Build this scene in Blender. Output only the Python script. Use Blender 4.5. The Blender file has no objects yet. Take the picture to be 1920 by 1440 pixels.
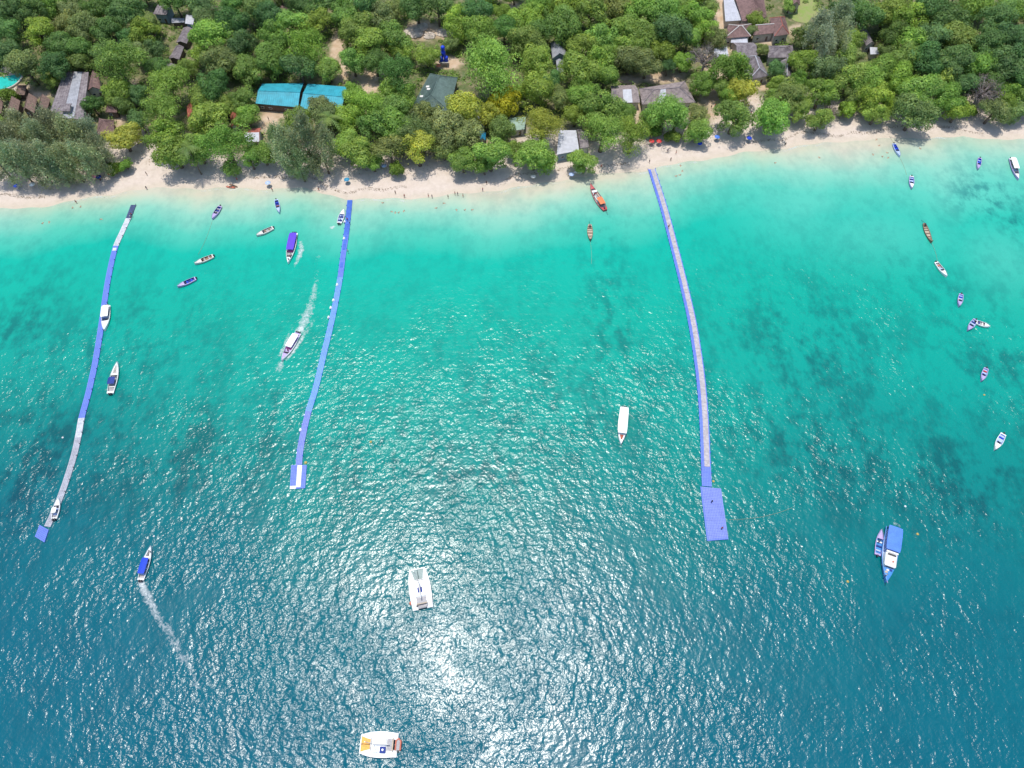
import bpy, math, random
import numpy as np
from mathutils import Vector

SC = bpy.context.scene
COL = SC.collection
R = random.Random(7)
RN = np.random.default_rng(7)

# ------------------------------------------------------------------ camera, world, sun, exposure
CAM_H, FPX, PITCH = 200.0, 1297.0, math.radians(60.0)
cam_d = bpy.data.cameras.new('camera')
cam_d.sensor_width = 36.0
cam_d.lens = 36.0 * FPX / 1920.0
cam_d.clip_start = 1.0
cam_d.clip_end = 8000.0
cam = bpy.data.objects.new('camera', cam_d)
cam.location = (0, 0, CAM_H)
cam.rotation_euler = (math.radians(30.0), 0, 0)
COL.objects.link(cam)
SC.camera = cam

SUN_DIR = Vector((-0.075, 0.135, 1.0)).normalized()
world = bpy.data.worlds.new('World')
SC.world = world
world.use_nodes = True
wn = world.node_tree
bg = wn.nodes['Background']
sky = wn.nodes.new('ShaderNodeTexSky')
sky.sky_type = 'NISHITA'
sky.sun_disc = False
sky.sun_elevation = math.asin(SUN_DIR.z)
sky.sun_rotation = math.atan2(SUN_DIR.x, SUN_DIR.y)
bg.inputs['Strength'].default_value = 0.15
wn.links.new(sky.outputs[0], bg.inputs['Color'])

sun_d = bpy.data.lights.new('sun', 'SUN')
sun_d.energy = 3.0
sun_d.angle = math.radians(0.5)
sun_d.color = (1.0, 0.95, 0.87)
sun = bpy.data.objects.new('sun', sun_d)
sun.rotation_euler = SUN_DIR.to_track_quat('Z', 'Y').to_euler()
sun.location = (0, 100, 400)
COL.objects.link(sun)

SC.view_settings.view_transform = 'Standard'
SC.view_settings.look = 'None'
SC.view_settings.exposure = 0.42
SC.view_settings.gamma = 1.0
SC.view_settings.use_curve_mapping = False

# ------------------------------------------------------------------ ground geometry and pixel -> place
ST, CT = math.sin(PITCH), math.cos(PITCH)


def ray(u, v):
    x, y = (u - 960) / FPX, (720 - v) / FPX
    return (x, CT + y * ST, -ST + y * CT)


def on_plane(u, v, z=0.0):
    d = ray(u, v)
    t = (CAM_H - z) / -d[2]
    return (d[0] * t, d[1] * t)


SHORE_PX = [(-260, 420), (0, 392), (100, 385), (160, 372), (250, 356), (330, 352), (450, 354), (560, 352), (650, 372), (700, 374), (800, 370),
            (900, 360), (1000, 347), (1080, 332), (1200, 320), (1300, 302), (1400, 286), (1500, 273), (1600, 263), (1700, 258), (1800, 257), (1920, 262), (2150, 280)]
_sh = np.array([on_plane(*p) for p in SHORE_PX])


def shore_y(x):
    return np.interp(x, _sh[:, 0], _sh[:, 1]) + 0.5 * np.sin(np.asarray(x) * 0.21) + 0.35 * np.sin(np.asarray(x) * 0.53 + 1)


def smooth(t):
    t = np.clip(t, 0, 1)
    return t * t * (3 - 2 * t)


def height(x, y):
    x = np.asarray(x, float)
    y = np.asarray(y, float)
    s = y - shore_y(x)
    sea = np.maximum(0.05 * s, -5.0)
    land = np.minimum(0.065 * s, 1.5) + 0.015 * np.maximum(s - 20, 0)
    hill = 11 * smooth((np.abs(x + 10) - 110) / 190) * smooth((y - 232) / 120) + 60 * smooth((y - 340) / 500) + 16 * smooth((s - 15) / 90) * smooth((np.abs(x) - 280) / 150)
    return np.where(s < 0, sea, land + hill)


def place(u, v, up=0.0):
    """The point `up` metres above the ground that the photograph shows at pixel (u, v)."""
    z = 0.0
    for _ in range(12):
        x, y = on_plane(u, v, z + up)
        z = max(float(height(x, y)), 0.0)
    return Vector((x, y, z))


def m_per_px(x, y, z):
    return (y * CT + (CAM_H - z) * ST) / FPX


# ------------------------------------------------------------------ materials
def lin(c):
    return tuple((k / 255 / 12.92 if k / 255 <= 0.04045 else ((k / 255 + 0.055) / 1.055) ** 2.4) for k in c)


def mat(name, color, rough=0.6, var=0.0, scale=1.0, spec=0.4, metal=0.0, stain=None, bump=0.0):
    m = bpy.data.materials.new(name)
    m.use_nodes = True
    nt = m.node_tree
    b = nt.nodes['Principled BSDF']
    b.inputs['Roughness'].default_value = rough
    b.inputs['Specular IOR Level'].default_value = spec
    b.inputs['Metallic'].default_value = metal
    b.inputs['Base Color'].default_value = (*color, 1)
    if var or stain:
        g = nt.nodes.new('ShaderNodeNewGeometry')
        n = nt.nodes.new('ShaderNodeTexNoise')
        n.inputs['Scale'].default_value = scale
        n.inputs['Detail'].default_value = 5
        n.inputs['Roughness'].default_value = 0.65
        nt.links.new(g.outputs['Position'], n.inputs['Vector'])
        r = nt.nodes.new('ShaderNodeValToRGB')
        st = stain or tuple(c * (1 - var) for c in color)
        r.color_ramp.elements[0].position = 0.36
        r.color_ramp.elements[1].position = 0.64
        r.color_ramp.elements[0].color = (*st, 1)
        r.color_ramp.elements[1].color = (*[min(1, c * (1 + var * 0.6)) for c in color], 1)
        nt.links.new(n.outputs['Fac'], r.inputs[0])
        nt.links.new(r.outputs[0], b.inputs['Base Color'])
        if bump:
            bp = nt.nodes.new('ShaderNodeBump')
            bp.inputs['Strength'].default_value = bump
            bp.inputs['Distance'].default_value = 0.2
            nt.links.new(n.outputs['Fac'], bp.inputs['Height'])
            nt.links.new(bp.outputs[0], b.inputs['Normal'])
    return m


M = {}
M['white'] = mat('white_gelcoat', (0.78, 0.78, 0.76), 0.35, 0.06, 0.8)
M['offwhite'] = mat('weathered_white', (0.62, 0.60, 0.56), 0.5, 0.12, 1.5)
M['greyliner'] = mat('grey_liner', (0.34, 0.33, 0.34), 0.6, 0.2, 2.0)
M['dark'] = mat('dark_rubber', (0.035, 0.037, 0.045), 0.5, 0.2, 2.0)
M['glass'] = mat('tinted_glass', (0.03, 0.04, 0.06), 0.1, spec=0.6)
M['navy'] = mat('navy_canvas', (0.012, 0.035, 0.22), 0.7, 0.15, 1.5)
M['royal'] = mat('royal_canvas', (0.008, 0.05, 0.50), 0.7, 0.12, 1.5)
M['purple'] = mat('purple_canvas', (0.105, 0.045, 0.60), 0.7, 0.15, 1.2)
M['violet'] = mat('violet_vinyl', (0.30, 0.10, 0.42), 0.6, 0.1)
M['magenta'] = mat('magenta_cloth', (0.60, 0.08, 0.30), 0.6, 0.1)
M['lavender'] = mat('lavender_paint', (0.42, 0.33, 0.58), 0.45, 0.1, 2.0)
M['paleblue'] = mat('pale_blue_paint', (0.40, 0.50, 0.72), 0.45, 0.1, 2.0)
M['skyroof'] = mat('blue_deck_canvas', (0.075, 0.20, 0.66), 0.65, 0.12, 0.8)
M['bluehull'] = mat('blue_hull_paint', (0.05, 0.22, 0.52), 0.4, 0.15, 1.0)
M['tealblue'] = mat('teal_blue_paint', (0.03, 0.25, 0.42), 0.5, 0.15, 1.0)
M['wood'] = mat('weathered_wood', (0.23, 0.15, 0.10), 0.7, 0.35, 2.5)
M['palewood'] = mat('pale_wood', (0.45, 0.37, 0.28), 0.7, 0.25, 2.5)
M['redhull'] = mat('faded_red_paint', (0.42, 0.075, 0.08), 0.5, 0.25, 1.5)
M['orange'] = mat('orange_canvas', (0.72, 0.20, 0.08), 0.7, 0.15, 1.5)
M['amber'] = mat('amber_net', (0.80, 0.42, 0.10), 0.8, 0.2, 3.0)
M['greennet'] = mat('grey_green_net', (0.30, 0.37, 0.34), 0.8, 0.2, 4.0)
M['coral'] = mat('coral_vinyl', (0.55, 0.16, 0.10), 0.6, 0.15, 2.0)
M['red'] = mat('red_plastic', (0.55, 0.04, 0.04), 0.5, 0.1)
M['yellow'] = mat('yellow_plastic', (0.55, 0.40, 0.10), 0.5, 0.1)
M['alu'] = mat('grey_alloy', (0.45, 0.45, 0.47), 0.35, spec=0.5, metal=0.6)
M['rope'] = mat('wet_rope', (0.30, 0.30, 0.20), 0.9)
M['skin'] = mat('skin', (0.42, 0.24, 0.16), 0.6)
for nm, c in (('cloth_red', (0.5, 0.04, 0.05)), ('cloth_blue', (0.03, 0.08, 0.3)), ('cloth_dark', (0.03, 0.03, 0.04)), ('cloth_white', (0.7, 0.7, 0.68)), ('cloth_teal', (0.03, 0.3, 0.3))):
    M[nm] = mat(nm, c, 0.8)
M['float_royal'] = mat('royal_blue_float', (0.05, 0.135, 0.52), 0.5, 0.12, 0.5)
M['float_blue'] = mat('blue_float', (0.12, 0.19, 0.62), 0.5, 0.12, 0.5)
M['float_sky'] = mat('faded_blue_float', (0.14, 0.30, 0.70), 0.5, 0.12, 0.5)
M['float_peri'] = mat('periwinkle_float', (0.165, 0.22, 0.58), 0.5, 0.12, 0.5)
M['float_grey'] = mat('grey_float', (0.36, 0.37, 0.42), 0.6, 0.2, 0.9)
M['float_pale'] = mat('pale_grey_float', (0.52, 0.54, 0.58), 0.6, 0.2, 0.9)
M['float_dark'] = mat('dark_wet_float', (0.055, 0.08, 0.17), 0.5, 0.3, 1.5)
M['mat_sand'] = mat('sandy_walkway_matting', (0.42, 0.395, 0.41), 0.85, 0.15, 1.3, stain=(0.31, 0.285, 0.295))
M['tealroof'] = mat('teal_sheet_roof', (0.03, 0.30, 0.38), 0.5, 0.22, 0.3)
M['greenroof'] = mat('dull_green_shingle', (0.105, 0.16, 0.145), 0.8, 0.2, 0.8)
M['palegreen'] = mat('pale_green_sheet', (0.25, 0.36, 0.29), 0.6, 0.15, 0.7)
M['brownroof'] = mat('brown_shingle', (0.20, 0.125, 0.115), 0.85, 0.3, 0.9)
M['thatch'] = mat('brown_thatch', (0.24, 0.165, 0.135), 0.95, 0.3, 1.6, bump=0.4)
M['greyroof'] = mat('grey_weathered_roof', (0.22, 0.195, 0.20), 0.85, 0.3, 0.6, stain=(0.12, 0.10, 0.11))
M['greybrown'] = mat('grey_brown_roof', (0.27, 0.225, 0.215), 0.85, 0.25, 0.7, stain=(0.17, 0.14, 0.135))
M['paleroof'] = mat('pale_sheet_roof', (0.44, 0.45, 0.49), 0.5, 0.15, 0.6)
M['silver'] = mat('blue_grey_sheet', (0.32, 0.33, 0.36), 0.5, 0.2, 0.6)
M['redroof'] = mat('faded_red_roof', (0.36, 0.11, 0.08), 0.7, 0.3, 0.7)
M['wall'] = mat('plaster_wall', (0.50, 0.46, 0.40), 0.85, 0.15, 0.7)
M['darkwall'] = mat('timber_wall', (0.14, 0.10, 0.08), 0.85, 0.25, 1.2)
M['bluewall'] = mat('blue_grey_wall', (0.25, 0.32, 0.38), 0.8, 0.15, 0.8)
M['concrete'] = mat('concrete', (0.42, 0.39, 0.35), 0.9, 0.2, 0.7)
M['tank'] = mat('blue_tank', (0.01, 0.055, 0.62), 0.45, 0.08)
M['pool'] = mat('pool_water', (0.03, 0.46, 0.40), 0.15, 0.12, 0.8)
M['bark'] = mat('bark', (0.17, 0.13, 0.10), 0.9, 0.3, 1.5)
M['palebark'] = mat('dry_bark', (0.30, 0.25, 0.24), 0.9, 0.25, 1.5)
M['rock'] = mat('pale_rock', (0.52, 0.45, 0.38), 0.9, 0.3, 0.6, bump=0.5)


def foliage_mat(name, transl):
    m = bpy.data.materials.new(name)
    m.use_nodes = True
    nt = m.node_tree
    b = nt.nodes['Principled BSDF']
    b.inputs['Roughness'].default_value = 0.55
    b.inputs['Specular IOR Level'].default_value = 0.35
    oi = nt.nodes.new('ShaderNodeObjectInfo')
    at = nt.nodes.new('ShaderNodeAttribute')
    at.attribute_name = 'tint'
    sep = nt.nodes.new('ShaderNodeSeparateColor')
    nt.links.new(at.outputs['Color'], sep.inputs[0])
    mr = nt.nodes.new('ShaderNodeMapRange')
    mr.inputs[3].default_value = 0.76
    mr.inputs[4].default_value = 1.46
    nt.links.new(sep.outputs[0], mr.inputs[0])
    mul = nt.nodes.new('ShaderNodeVectorMath')
    mul.operation = 'SCALE'
    nt.links.new(oi.outputs['Color'], mul.inputs[0])
    nt.links.new(mr.outputs[0], mul.inputs['Scale'])
    mx = nt.nodes.new('ShaderNodeMix')
    mx.data_type = 'RGBA'
    mx.blend_type = 'MULTIPLY'
    mx.inputs['B'].default_value = (1.45, 1.15, 0.65, 1)
    nt.links.new(sep.outputs[1], mx.inputs['Factor'])
    nt.links.new(mul.outputs[0], mx.inputs['A'])
    nt.links.new(mx.outputs['Result'], b.inputs['Base Color'])
    tr = nt.nodes.new('ShaderNodeBsdfTranslucent')
    nt.links.new(mx.outputs['Result'], tr.inputs['Color'])
    ms = nt.nodes.new('ShaderNodeMixShader')
    ms.inputs[0].default_value = transl
    nt.links.new(b.outputs[0], ms.inputs[1])
    nt.links.new(tr.outputs[0], ms.inputs[2])
    nt.links.new(ms.outputs[0], nt.nodes['Material Output'].inputs['Surface'])
    return m


M['leaf'] = foliage_mat('leaves', 0.44)

# ------------------------------------------------------------------ helpers


def new_mesh(name, verts, faces, mats=None, midx=None, smooth_=False):
    me = bpy.data.meshes.new(name)
    me.from_pydata([tuple(v) for v in verts], [], faces)
    for k in (mats or []):
        me.materials.append(k)
    if midx is not None:
        me.polygons.foreach_set('material_index', midx)
    if smooth_:
        me.polygons.foreach_set('use_smooth', [True] * len(me.polygons))
    me.update()
    return me


def add(name, me, parent=None, loc=None):
    o = bpy.data.objects.new(name, me)
    COL.objects.link(o)
    if parent is not None:
        o.parent = parent
    if loc is not None:
        o.location = loc
    return o


class MB:
    def __init__(self):
        self.v, self.f = [], []

    def poly(self, pts):
        n = len(self.v)
        self.v += [tuple(p) for p in pts]
        self.f.append(tuple(range(n, n + len(pts))))

    def mesh(self, verts, faces):
        n = len(self.v)
        self.v += [tuple(p) for p in verts]
        self.f += [tuple(i + n for i in f) for f in faces]

    def box(self, c, s, rz=0.0, taper=1.0):
        hx, hy, hz = s[0] / 2, s[1] / 2, s[2] / 2
        cr, sr = math.cos(rz), math.sin(rz)
        vs = []
        for z, k in ((-hz, 1.0), (hz, taper)):
            for x, y in ((-hx, -hy), (hx, -hy), (hx, hy), (-hx, hy)):
                x, y = x * k, y * k
                vs.append((c[0] + x * cr - y * sr, c[1] + x * sr + y * cr, c[2] + z))
        self.mesh(vs, [(3, 2, 1, 0), (4, 5, 6, 7), (0, 1, 5, 4), (1, 2, 6, 5), (2, 3, 7, 6), (3, 0, 4, 7)])

    def rbox(self, c, s, ch=0.15, rz=0.0):
        """box with chamfered corners and a chamfered top edge"""
        hx, hy, hz = s[0] / 2, s[1] / 2, s[2] / 2
        cr, sr = math.cos(rz), math.sin(rz)

        def ring(ax, ay, q, z):
            pts = [(-ax + q, -ay), (ax - q, -ay), (ax, -ay + q), (ax, ay - q), (ax - q, ay), (-ax + q, ay), (-ax, ay - q), (-ax, -ay + q)]
            return [(c[0] + x * cr - y * sr, c[1] + x * sr + y * cr, c[2] + z) for x, y in pts]
        t = min(ch * 0.6, hz * 0.8)
        vs = ring(hx, hy, ch, -hz) + ring(hx, hy, ch, hz - t) + ring(hx - t, hy - t, ch, hz)
        fs = [tuple(reversed(range(8))), tuple(range(16, 24))]
        for k in range(2):
            for i in range(8):
                j = (i + 1) % 8
                fs.append((k * 8 + i, k * 8 + j, k * 8 + 8 + j, k * 8 + 8 + i))
        self.mesh(vs, fs)

    def tube(self, pts, rad, n=6):
        pts = [Vector(p) for p in pts]
        rads = rad if isinstance(rad, (list, tuple)) else [rad] * len(pts)
        vs, fs = [], []
        for i, p in enumerate(pts):
            d = (pts[min(i + 1, len(pts) - 1)] - pts[max(i - 1, 0)])
            d = d.normalized() if d.length > 1e-9 else Vector((0, 0, 1))
            a = d.cross(Vector((0, 0, 1)) if abs(d.z) < 0.9 else Vector((1, 0, 0))).normalized()
            b = d.cross(a)
            for k in range(n):
                t = 2 * math.pi * k / n
                vs.append(p + (a * math.cos(t) + b * math.sin(t)) * rads[i])
        for i in range(len(pts) - 1):
            for k in range(n):
                j = (k + 1) % n
                fs.append((i * n + k, i * n + j, i * n + n + j, i * n + n + k))
        fs.append(tuple(range(n - 1, -1, -1)))
        fs.append(tuple((len(pts) - 1) * n + k for k in range(n)))
        self.mesh(vs, fs)

    def lathe(self, prof, c=(0, 0, 0), n=12):
        vs, fs = [], []
        for r, z in prof:
            for k in range(n):
                t = 2 * math.pi * k / n
                vs.append((c[0] + r * math.cos(t), c[1] + r * math.sin(t), c[2] + z))
        for i in range(len(prof) - 1):
            for k in range(n):
                j = (k + 1) % n
                fs.append((i * n + k, i * n + j, i * n + n + j, i * n + n + k))
        fs.append(tuple(range(n - 1, -1, -1)))
        fs.append(tuple((len(prof) - 1) * n + k for k in range(n)))
        self.mesh(vs, fs)

    def build(self, name, m, parent=None, loc=None, smooth_=False):
        return add(name, new_mesh(name, self.v, self.f, [m], None, smooth_), parent, loc)


def tag(o, label=None, cat=None, group=None, kind=None):
    if label:
        o['label'] = label
    if cat:
        o['category'] = cat
    if group:
        o['group'] = group
    if kind:
        o['kind'] = kind
    return o


def empty(name, loc, rz=0.0):
    o = bpy.data.objects.new(name, None)
    o.empty_display_size = 0.5
    COL.objects.link(o)
    o.location = loc
    o.rotation_euler = (0, 0, rz)
    return o


# ------------------------------------------------------------------ terrain
def axis(lo, hi, step, far):
    core = np.arange(lo, hi + step * 0.5, step)
    out, d = [], step
    x = hi
    while x < far:
        d *= 1.35
        x += d
        out.append(x)
    inn, d = [], step
    x = lo
    while x > -far:
        d *= 1.35
        x -= d
        inn.append(x)
    return np.array(inn[::-1] + list(core) + out)


def grid_mesh(name, xs, ys, zf):
    X, Y = np.meshgrid(xs, ys)
    Z = zf(X, Y)
    v = np.stack([X, Y, Z], -1).reshape(-1, 3)
    nx, ny = len(xs), len(ys)
    i = (np.arange(ny - 1)[:, None] * nx + np.arange(nx - 1)[None, :]).ravel()
    f = np.stack([i, i + 1, i + nx + 1, i + nx], -1)
    me = bpy.data.meshes.new(name)
    me.from_pydata(v.tolist(), [], f.tolist())
    me.polygons.foreach_set('use_smooth', [True] * len(me.polygons))
    return me, X.ravel(), Y.ravel()


def fattr(me, name, vals):
    a = me.attributes.new(name, 'FLOAT', 'POINT')
    a.data.foreach_set('value', np.asarray(vals, np.float32))


# bare earth seen between the trees: (u, v, radius u, radius v) in the photograph
BARE = [(1368, 40, 32, 62), (1345, 110, 30, 45), (1330, 170, 26, 30), (1345, 215, 17, 40), (1240, 140, 45, 16), (1415, 205, 14, 45), (1500, 60, 22, 14), (1440, 75, 30, 10),
        (633, 85, 13, 30), (640, 135, 16, 22), (690, 140, 30, 20), (700, 165, 28, 10), (790, 58, 34, 17), (833, 62, 18, 12), (842, 118, 26, 12), (505, 225, 16, 28), (545, 215, 20, 10),
        (237, 195, 12, 45), (265, 262, 14, 25), (30, 165, 30, 8), (60, 178, 35, 8), (1180, 150, 25, 8), (950, 90, 14, 8), (965, 15, 12, 10), (1190, 205, 8, 14), (745, 110, 18, 6),
        (1430, 160, 22, 10), (1520, 130, 10, 20), (940, 265, 30, 8), (1240, 205, 10, 30), (1535, 200, 16, 16), (1605, 190, 10, 14), (1745, 185, 10, 16), (630, 5, 10, 20), (700, 110, 12, 10),
        (1270, 230, 30, 30), (1200, 230, 14, 14), (1490, 215, 16, 16), (1570, 195, 14, 12)]
_bare_w = []
for u, v, ru, rv in BARE:
    c = place(u, v)
    a = place(u + ru, v)
    b = place(u, v - rv)
    _bare_w.append((c.x, c.y, max(abs(a.x - c.x), 1), max(abs(b.y - c.y), 1)))

xs = axis(-330, 330, 2.0, 2600)
ys = axis(150, 420, 2.0, 2600)
me, X, Y = grid_mesh('ground', xs, ys, height)
S = Y - shore_y(X)
beach = 1 - smooth((S - 17 - 5 * np.sin(X * 0.07) - 3 * np.sin(X * 0.19 + 1)) / 14)
bare = np.zeros_like(X)
for cx, cy, rx, ry in _bare_w:
    d = np.sqrt(((X - cx) / rx) ** 2 + ((Y - cy) / ry) ** 2)
    bare = np.maximum(bare, 1 - smooth((d - 0.7) / 0.6))
fattr(me, 'beach', beach)
fattr(me, 'bare', bare)
fattr(me, 'wet', 1 - smooth((S - 0.5) / 3.5))
g = bpy.data.materials.new('beach_and_earth')
g.use_nodes = True
nt = g.node_tree
b = nt.nodes['Principled BSDF']
b.inputs['Roughness'].default_value = 0.95
b.inputs['Specular IOR Level'].default_value = 0.1


def N(nt, t, **kw):
    n = nt.nodes.new(t)
    for k, v in kw.items():
        n.inputs[k].default_value = v
    return n


def attr(nt, name):
    n = nt.nodes.new('ShaderNodeAttribute')
    n.attribute_name = name
    return n


def ramp(nt, fac, stops):
    r = nt.nodes.new('ShaderNodeValToRGB')
    e = r.color_ramp.elements
    while len(e) < len(stops):
        e.new(0.5)
    for k, (p, c) in enumerate(stops):
        e[k].position = p
        e[k].color = (*c, 1)
    nt.links.new(fac, r.inputs[0])
    return r.outputs[0]


def mix(nt, fac, a, b_, blend='MIX'):
    m = nt.nodes.new('ShaderNodeMix')
    m.data_type = 'RGBA'
    m.blend_type = blend
    for sock, val in (('Factor', fac), ('A', a), ('B', b_)):
        if hasattr(val, 'is_linked'):
            nt.links.new(val, m.inputs[sock])
        elif isinstance(val, tuple):
            m.inputs[sock].default_value = (*val, 1)
        else:
            m.inputs[sock].default_value = val
    return m.outputs['Result']


def math_(nt, op, a, b_=None, clamp=False):
    m = nt.nodes.new('ShaderNodeMath')
    m.operation = op
    m.use_clamp = clamp
    for k, val in enumerate((a, b_)):
        if val is None:
            continue
        if hasattr(val, 'is_linked'):
            nt.links.new(val, m.inputs[k])
        else:
            m.inputs[k].default_value = val
    return m.outputs[0]


pos = nt.nodes.new('ShaderNodeNewGeometry').outputs['Position']


def noise(nt, pos, scale, detail=4, rough=0.55, stretch=None, rot=0.0, dist=0.0):
    n = N(nt, 'ShaderNodeTexNoise', Scale=scale, Detail=detail, Roughness=rough, Distortion=dist)
    if stretch:
        mp = nt.nodes.new('ShaderNodeMapping')
        mp.vector_type = 'TEXTURE'
        mp.inputs['Scale'].default_value = tuple(1 / k for k in stretch)
        mp.inputs['Rotation'].default_value = (0, 0, rot)
        nt.links.new(pos, mp.inputs[0])
        nt.links.new(mp.outputs[0], n.inputs['Vector'])
    else:
        nt.links.new(pos, n.inputs['Vector'])
    return n.outputs['Fac']


sand = ramp(nt, noise(nt, pos, 0.5, 6, 0.7), [(0.3, (0.505, 0.43, 0.37)), (0.7, (0.615, 0.54, 0.475))])
sand = mix(nt, math_(nt, 'MULTIPLY', noise(nt, pos, 0.12, 3, stretch=(0.4, 2.2, 1)), 0.35), sand, (0.60, 0.48, 0.38))
wet = mix(nt, math_(nt, 'MULTIPLY', attr(nt, 'wet').outputs['Fac'], 0.75), sand, (0.52, 0.45, 0.355))
soil = ramp(nt, noise(nt, pos, 0.35, 6, 0.7), [(0.38, (0.08, 0.12, 0.04)), (0.55, (0.15, 0.15, 0.07)), (0.70, (0.27, 0.21, 0.14))])
earth = ramp(nt, noise(nt, pos, 0.3, 6, 0.7), [(0.3, (0.42, 0.295, 0.19)), (0.7, (0.54, 0.43, 0.32))])
edge = math_(nt, 'ADD', attr(nt, 'bare').outputs['Fac'], math_(nt, 'MULTIPLY', math_(nt, 'SUBTRACT', noise(nt, pos, 0.4, 4), 0.5), 0.9), True)
land = mix(nt, edge, soil, earth)
bedge = math_(nt, 'ADD', attr(nt, 'beach').outputs['Fac'], math_(nt, 'MULTIPLY', math_(nt, 'SUBTRACT', noise(nt, pos, 0.3, 4), 0.5), 0.6), True)
out = mix(nt, bedge, land, wet)
nt.links.new(out, b.inputs['Base Color'])
bp = N(nt, 'ShaderNodeBump', Strength=0.6, Distance=0.25)
nt.links.new(noise(nt, pos, 1.4, 5, 0.7), bp.inputs['Height'])
nt.links.new(bp.outputs[0], b.inputs['Normal'])
me.materials.append(g)
tag(add('ground', me), 'pale sandy beach running up into earth under the trees', kind='structure')

# ------------------------------------------------------------------ water
xs = axis(-330, 330, 2.5, 2600)
ys = axis(-150, 260, 2.5, 2600)
ys = ys[ys < 330]
me, X, Y = grid_mesh('sea', xs, ys, lambda a, c: np.zeros_like(a))
S = shore_y(X) - Y
# offshore distance as the depth follows it: the shelf is narrow to the west, wide to the east
shelf = np.interp(X, [-330, -170, -90, 0, 110, 170, 260, 330], [0.76, 0.81, 0.93, 1.04, 1.15, 1.32, 1.46, 1.55])
dep = S / shelf
dep = dep + 3.0 * np.sin(X * 0.045 + Y * 0.02) + 2.0 * np.sin(X * 0.11 - Y * 0.05 + 2) * smooth(S / 30)
fattr(me, 'depth', np.clip(dep / 200.0, 0, 1))
pale = np.zeros_like(X)
for u, v, ru, rv in ((1650, 430, 170, 60), (1880, 480, 90, 70), (1830, 360, 160, 50), (1500, 400, 120, 60)):
    c = on_plane(u, v)
    a = on_plane(u + ru, v)
    d = on_plane(u, v - rv)
    q = ((X - c[0]) / (a[0] - c[0])) ** 2 + ((Y - c[1]) / (d[1] - c[1])) ** 2
    pale = np.maximum(pale, np.exp(-q))
fattr(me, 'pale', pale)
reef = np.zeros_like(X)
for u, v, ru, rv, k in ((60, 860, 170, 110, 1.0), (180, 800, 130, 60, .7), (330, 860, 130, 90, .8), (240, 620, 120, 90, .35), (700, 860, 130, 70, .7), (1060, 760, 160, 120, .25), (1560, 850, 170, 90, .75),
                        (1780, 900, 150, 90, .8), (1500, 640, 130, 110, .45), (1850, 370, 60, 45, .9), (1910, 420, 40, 30, .7), (1870, 660, 90, 120, .35), (1150, 600, 50, 160, .45),
                        (450, 860, 90, 110, .6), (30, 620, 80, 120, .45), (1700, 520, 60, 40, .3), (1790, 560, 50, 60, .35), (900, 880, 160, 60, .6), (1500, 860, 40, 26, .8)):
    c = on_plane(u, v)
    a = on_plane(u + ru, v)
    d = on_plane(u, v - rv)
    q = ((X - c[0]) / (a[0] - c[0])) ** 2 + ((Y - c[1]) / (d[1] - c[1])) ** 2
    reef = np.maximum(reef, k * np.exp(-q))
reef = np.clip(1.15 * reef + 0.30 * np.exp(-((dep - 95) / 28) ** 2), 0, 1)
fattr(me, 'reef', reef)
fattr(me, 'calm', 0.15 + 0.85 * smooth((S - 5) / 100))
w = bpy.data.materials.new('sea_water')
w.use_nodes = True
nt = w.node_tree
b = nt.nodes['Principled BSDF']
b.inputs['IOR'].default_value = 1.333
b.inputs['Specular IOR Level'].default_value = 0.62
b.inputs['Roughness'].default_value = 0.225
pos = nt.nodes.new('ShaderNodeNewGeometry').outputs['Position']
dn = math_(nt, 'ADD', attr(nt, 'depth').outputs['Fac'], math_(nt, 'MULTIPLY', math_(nt, 'SUBTRACT', noise(nt, pos, 0.03, 5, 0.6), 0.5), 0.06))
WATER = [(0.0, (0.48, 0.445, 0.345)), (0.022, (0.36, 0.455, 0.345)), (0.055, (0.20, 0.44, 0.335)), (0.105, (0.065, 0.39, 0.29)), (0.17, (0.0, 0.335, 0.245)), (0.32, (0.0, 0.295, 0.215)),
         (0.48, (0.0, 0.245, 0.195)), (0.58, (0.0, 0.190, 0.165)), (0.68, (0.0, 0.140, 0.142)), (0.80, (0.0, 0.106, 0.132)), (1.0, (0.0, 0.092, 0.132))]
base = ramp(nt, dn, WATER)
base = mix(nt, math_(nt, 'MULTIPLY', attr(nt, 'pale').outputs['Fac'], 0.32), base, (0.12, 0.46, 0.37))
# weed and coral on the sea bed seen through the water
patch = noise(nt, pos, 0.085, 6, 0.68, stretch=(1.0, 0.55, 1))
spots = noise(nt, pos, 0.30, 4, 0.6, stretch=(1.0, 0.7, 1))
patch = math_(nt, 'ADD', math_(nt, 'MULTIPLY', patch, 0.60), math_(nt, 'MULTIPLY', spots, 0.42))
pfac = N(nt, 'ShaderNodeMapRange')
pfac.inputs[1].default_value = 0.47
pfac.inputs[2].default_value = 0.60
nt.links.new(patch, pfac.inputs[0])
pm = math_(nt, 'MULTIPLY', pfac.outputs[0], math_(nt, 'ADD', attr(nt, 'reef').outputs['Fac'], 0.26), True)
base = mix(nt, pm, base, mix(nt, 1.0, base, (0.4, 0.53, 0.60), 'MULTIPLY'))
# paler sand channels
base = mix(nt, math_(nt, 'MULTIPLY', noise(nt, pos, 0.05, 4, 0.6, stretch=(1.3, 0.35, 1), rot=0.2), 0.3), base, mix(nt, 1.0, base, (1.0, 1.22, 1.2), 'MULTIPLY'))
nt.links.new(base, b.inputs['Base Color'])
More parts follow.
